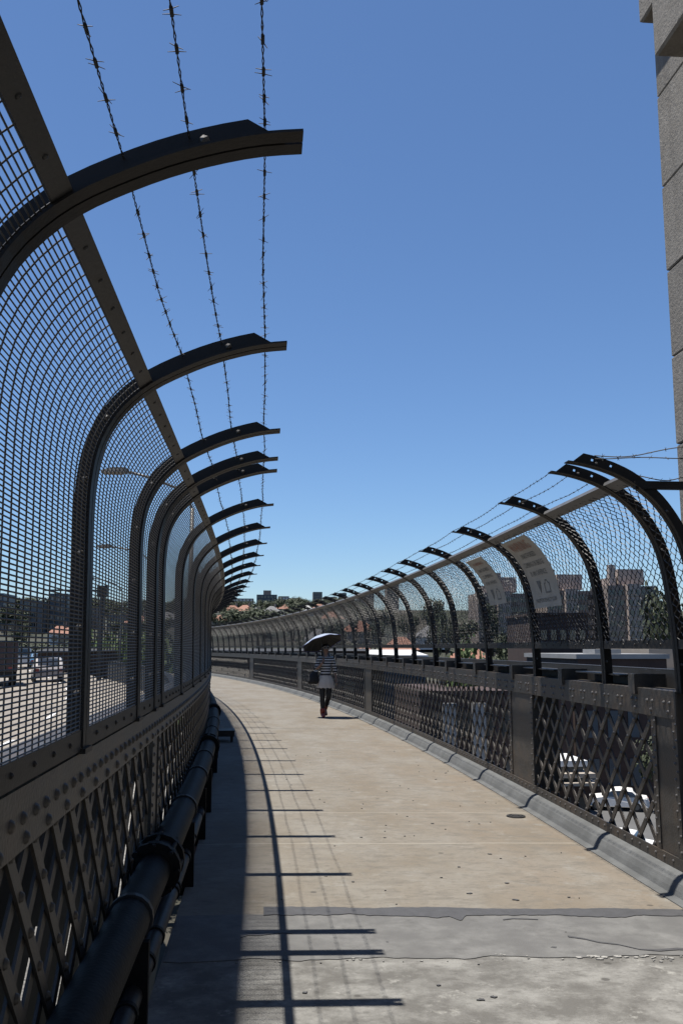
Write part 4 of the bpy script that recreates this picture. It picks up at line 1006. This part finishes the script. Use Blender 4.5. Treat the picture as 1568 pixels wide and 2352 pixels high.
for a, c in (('pel', 'sp1'), ('sp1', 'sp2'), ('sp2', 'chest'), ('chest', 'neck'), ('neck', 'neck2'), ('neck2', 'head1'), ('head1', 'head2'), ('head2', 'head3'), ('pel', 'hr'), ('hr', 'kr'), ('kr', 'ar'), ('ar', 'tr'), ('pel', 'hl'), ('hl', 'kl'), ('kl', 'al'), ('al', 'tl'), ('chest', 'shr'), ('shr', 'er'), ('er', 'wr'), ('chest', 'shl'), ('shl', 'el'), ('el', 'wl'), ('wr', 'pr'), ('wl', 'pl')): es.append((ix[a], ix[c]))
def addchain(root, pts, r):
    prev = ix[root]
    for p, rr in zip(pts, r): vs_.append(p); rs.append(rr); es.append((prev, len(vs_)-1)); prev = len(vs_)-1
body_m = skin('body', vs_, es, rs, [M['skin']])
# fingers, nose, ears and lips joined into the body mesh
fb = MB()
for i in range(4):   # right hand closed round the handle
    z = 1.225+i*.019; fb.tube([(-.10, -.19, z), (-.098, -.222, z), (-.075, -.232, z), (-.060, -.215, z)], [.0095, .009, .0085, .007], 6)
fb.tube([(-.09, -.185, 1.235), (-.068, -.19, 1.262), (-.062, -.205, 1.285)], [.011, .010, .008], 6)
for i, L_ in enumerate((.07, .08, .076, .06)):   # left hand hanging, slightly curled
    y = -.07+i*.02; fb.tube([(.242, y, .765), (.246, y, .765-L_*.5), (.238, y, .765-L_)], [.0095, .009, .007], 6)
fb.tube([(.238, -.065, .79), (.232, -.088, .755), (.228, -.095, .73)], [.011, .0095, .008], 6)
fb.tube([(0, -.10, 1.515), (0, -.118, 1.485), (0, -.108, 1.474)], [.008, .013, .009], 6)
for s_ in (-1, 1): fb.tube([(s_*.076, -.012, 1.525), (s_*.086, -.006, 1.505), (s_*.078, -.012, 1.478)], [.010, .013, .008], 6)
bm = bmesh.new(); bm.from_mesh(body_m); tmp = fb.mesh('fingers', M['skin'], True); bm.from_mesh(tmp); bm.to_mesh(body_m); bm.free()
inst('body', body_m, person, PW)
b = MB(); b.tube([(-.024, -.104, 1.449), (0, -.110, 1.451), (.024, -.104, 1.449)], [.004, .0075, .004], 6); b.build('mouth', M['redshoe'], person, PW, local=True)
# striped top with three quarter sleeves
tv = [(0, 0, .885), (0, 0, .98), (0, 0, 1.12), (0, .01, 1.24), (0, 0, 1.315), J['shr'], (-.18, -.008, 1.16), (-.212, -.02, 1.06), J['shl'], (.18, .01, 1.16), (.21, .018, 1.04), (.224, .0, .95)]
tr_ = [(.135, .105), (.118, .095), (.118, .095), (.128, .10), (.075, .065), .062, .055, .05, .062, .055, .05, .047]
inst('striped_top', skin('striped_top', tv, [(0, 1), (1, 2), (2, 3), (3, 4), (3, 5), (5, 6), (6, 7), (3, 8), (8, 9), (9, 10), (10, 11)], tr_, [M['stripes']]), person, PW)
b = MB(); R_ = []      # flared skirt with folds
for z, rx, ry in ((.915, .125, .10), (.86, .15, .12), (.78, .175, .145), (.70, .195, .165), (.645, .20, .17)):
    k = (0.915-z)/.27; R_.append([(rx*cos(2*pi*i/40)*(1+.05*k*sin(i*2*pi/40*9)), ry*sin(2*pi*i/40)*(1+.05*k*sin(i*2*pi/40*9)), z+.008*k*sin(i*1.9)) for i in range(40)])
b.sweep(R_, True, False); b.build('skirt', M['skirt'], person, PW, local=True, smooth=True)
for side in ('r', 'l'):
    P = [J['h'+side], J['k'+side], tuple(a_*.22+c_*.78 for a_, c_ in zip(J['k'+side], J['a'+side]))]; mid1 = tuple((a+c)/2 for a, c in zip(P[0], P[1])); mid2 = tuple(a*.62+c*.38+(0, .010, 0)[i] for i, (a, c) in enumerate(zip(P[1], P[2])))
    inst('tights', skin('tights', [P[0], mid1, P[1], mid2, P[2]], [(0, 1), (1, 2), (2, 3), (3, 4)], [.09, .076, .060, .058, .048], [M['tights']]), person, PW)
sv = [(-.064, -.006, .23), (-.063, -.004, .13), (-.062, .01, .055), (-.061, -.05, .052), (-.06, -.13, .035), (-.06, -.165, .03)]
inst('shoe', skin('shoe', sv, [(0, 1), (1, 2), (2, 3), (3, 4), (4, 5)], [(.072, .072), (.062, .062), (.052, .056), (.044, .044), (.044, .032), (.03, .02)], [M['redshoe']]), person, PW)
sv = [(.032, .135, .30), (.024, .185, .21), (.018, .235, .15), (.026, .20, .11), (.034, .155, .065), (.038, .125, .035)]
inst('shoe', skin('shoe', sv, [(0, 1), (1, 2), (2, 3), (3, 4), (4, 5)], [(.072, .072), (.064, .064), (.054, .058), (.046, .046), (.044, .032), (.03, .02)], [M['redshoe']]), person, PW)
hv = [(0, .0, 1.60), (0, .045, 1.54), (.0, .06, 1.45), (-.05, .04, 1.36), (.055, .035, 1.34), (.08, -.02, 1.29), (-.075, -.01, 1.33)]
inst('hair', skin('hair', hv, [(0, 1), (1, 2), (2, 3), (2, 4), (4, 5), (3, 6)], [(.075, .06), (.085, .07), (.08, .06), .05, .052, .036, .034], [M['hair']]), person, PW)
b = MB()
for s_ in (-1, 1):
    k = 14; c = Vector((s_*.036, -.112, 1.523)); R0 = [c+Vector((cos(2*pi*i/k)*.033, abs(cos(2*pi*i/k)*.003), sin(2*pi*i/k)*.024)) for i in range(k)]
    b.add(R0, [tuple(range(k))])
o = b.build('sunglasses', M['rubber'], person, PW, local=True)
b = MB()
for s_ in (-1, 1):
    k = 14; b.tube([(s_*.036+cos(2*pi*i/k)*.034, -.114, 1.523+sin(2*pi*i/k)*.025) for i in range(k+1)], .0055, 5)
    b.tube([(s_*.07, -.112, 1.53), (s_*.088, -.06, 1.528), (s_*.086, .0, 1.518)], .0045, 5)
b.tube([(-.004, -.114, 1.528), (.004, -.114, 1.528)], .0045, 5); b.build('glasses_frame', M['cream'], o, PW, local=True)
# umbrella held in her right hand
hub = Vector((.02, -.01, 1.80)); grip = Vector((-.073, -.212, 1.24))
ax = (hub-grip).normalized()
axis = Vector((-.26, .40, 1)).normalized()
um = thing('umbrella', 'silver blue umbrella with black lining held tilted over the woman', 'umbrella', PW @ grip)
UW = Matrix.Translation(PW @ grip) @ Matrix.Rotation(.10, 4, 'Z')
hub = Vector((-.12, .045, 1.775))-grip
a1 = axis.orthogonal().normalized(); a2 = axis.cross(a1); R0, DR = .47, .17
def canopy_pt(r, th, d=0):
    sag = 1-.10*(sin(4*th)**2)*(r**2); rr = R0*r*sag; return hub+(a1*cos(th+.2)+a2*sin(th+.2))*rr-axis*(DR*r*r*(.8+.2*sag)+d)
for nm, d, m in (('canopy', 0, 'umb_out'), ('lining', .004, 'umb_in')):
    b = MB(); n_ = 16; V = [canopy_pt(0, 0, d)]; F = []
    for j in range(1, 8): V += [canopy_pt(j/7, 2*pi*i/n_, d) for i in range(n_)]
    F += [(0, 1+i, 1+(i+1) % n_) for i in range(n_)]
    for j in range(6): F += [(1+j*n_+i, 1+j*n_+(i+1) % n_, 1+(j+1)*n_+(i+1) % n_, 1+(j+1)*n_+i) for i in range(n_)]
    b.add(V, F); b.build(nm, M[m], um, UW, local=True)
b = MB(); b.tube([canopy_pt(1, 2*pi*i/48, .002) for i in range(49)], .006, 5); b.build('hem', M['umb_edge'], um, UW, local=True)
for k in range(8):
    th = 2*pi*k/8+pi/8; b = MB(); b.tube([canopy_pt(r, th, .008) for r in (.02, .35, .7, 1.02)], .0035, 5); b.build('canopy_rib', M['galv'], um, UW, local=True)
b = MB(); b.tube([hub+axis*.05, hub, Vector((0, 0, .03))], [.004, .006, .007], 8); b.build('shaft', M['galv'], um, UW, local=True)
b = MB(); b.tube([Vector((0, 0, .05)), Vector((-.004, -.004, 0)), Vector((-.012, -.012, -.05))], .015, 8); b.build('handle', M['rubber'], um, UW, local=True)
# handbag on the bent arm
hb = thing('handbag', 'black slouchy handbag hanging from the woman\'s bent arm', 'handbag', PW @ Vector((-.23, -.03, .76))); HW = PW
b = MB(); R_ = []
for z, hx, hy in ((.735, .05, .03), (.745, .12, .055), (.80, .135, .065), (.90, .10, .055), (.985, .065, .035), (1.0, .05, .02)):
    R_.append([(-.255+hx*cos(2*pi*i/20)-.12*(1-z), -.045+hy*sin(2*pi*i/20), z+.006*sin(i*2.1)) for i in range(20)])
b.sweep(R_); b.v = [tuple(PW @ Vector(p)) for p in b.v]; b.build('bag_body', M['black'], hb, smooth=True)
b = MB(); b.tube([PW @ Vector(p) for p in ((-.31, -.05, .985), (-.27, -.05, 1.06), (-.215, -.05, 1.095), (-.19, -.045, 1.06), (-.20, -.045, .985))], .009, 6); b.build('strap', M['black'], hb)
b = MB(); b.tube([PW @ Vector(p) for p in ((-.26, -.04, 1.02), (-.225, -.06, 1.005), (-.19, -.07, 1.02))], .012, 6); b.build('bracelet', M['white'], hb)
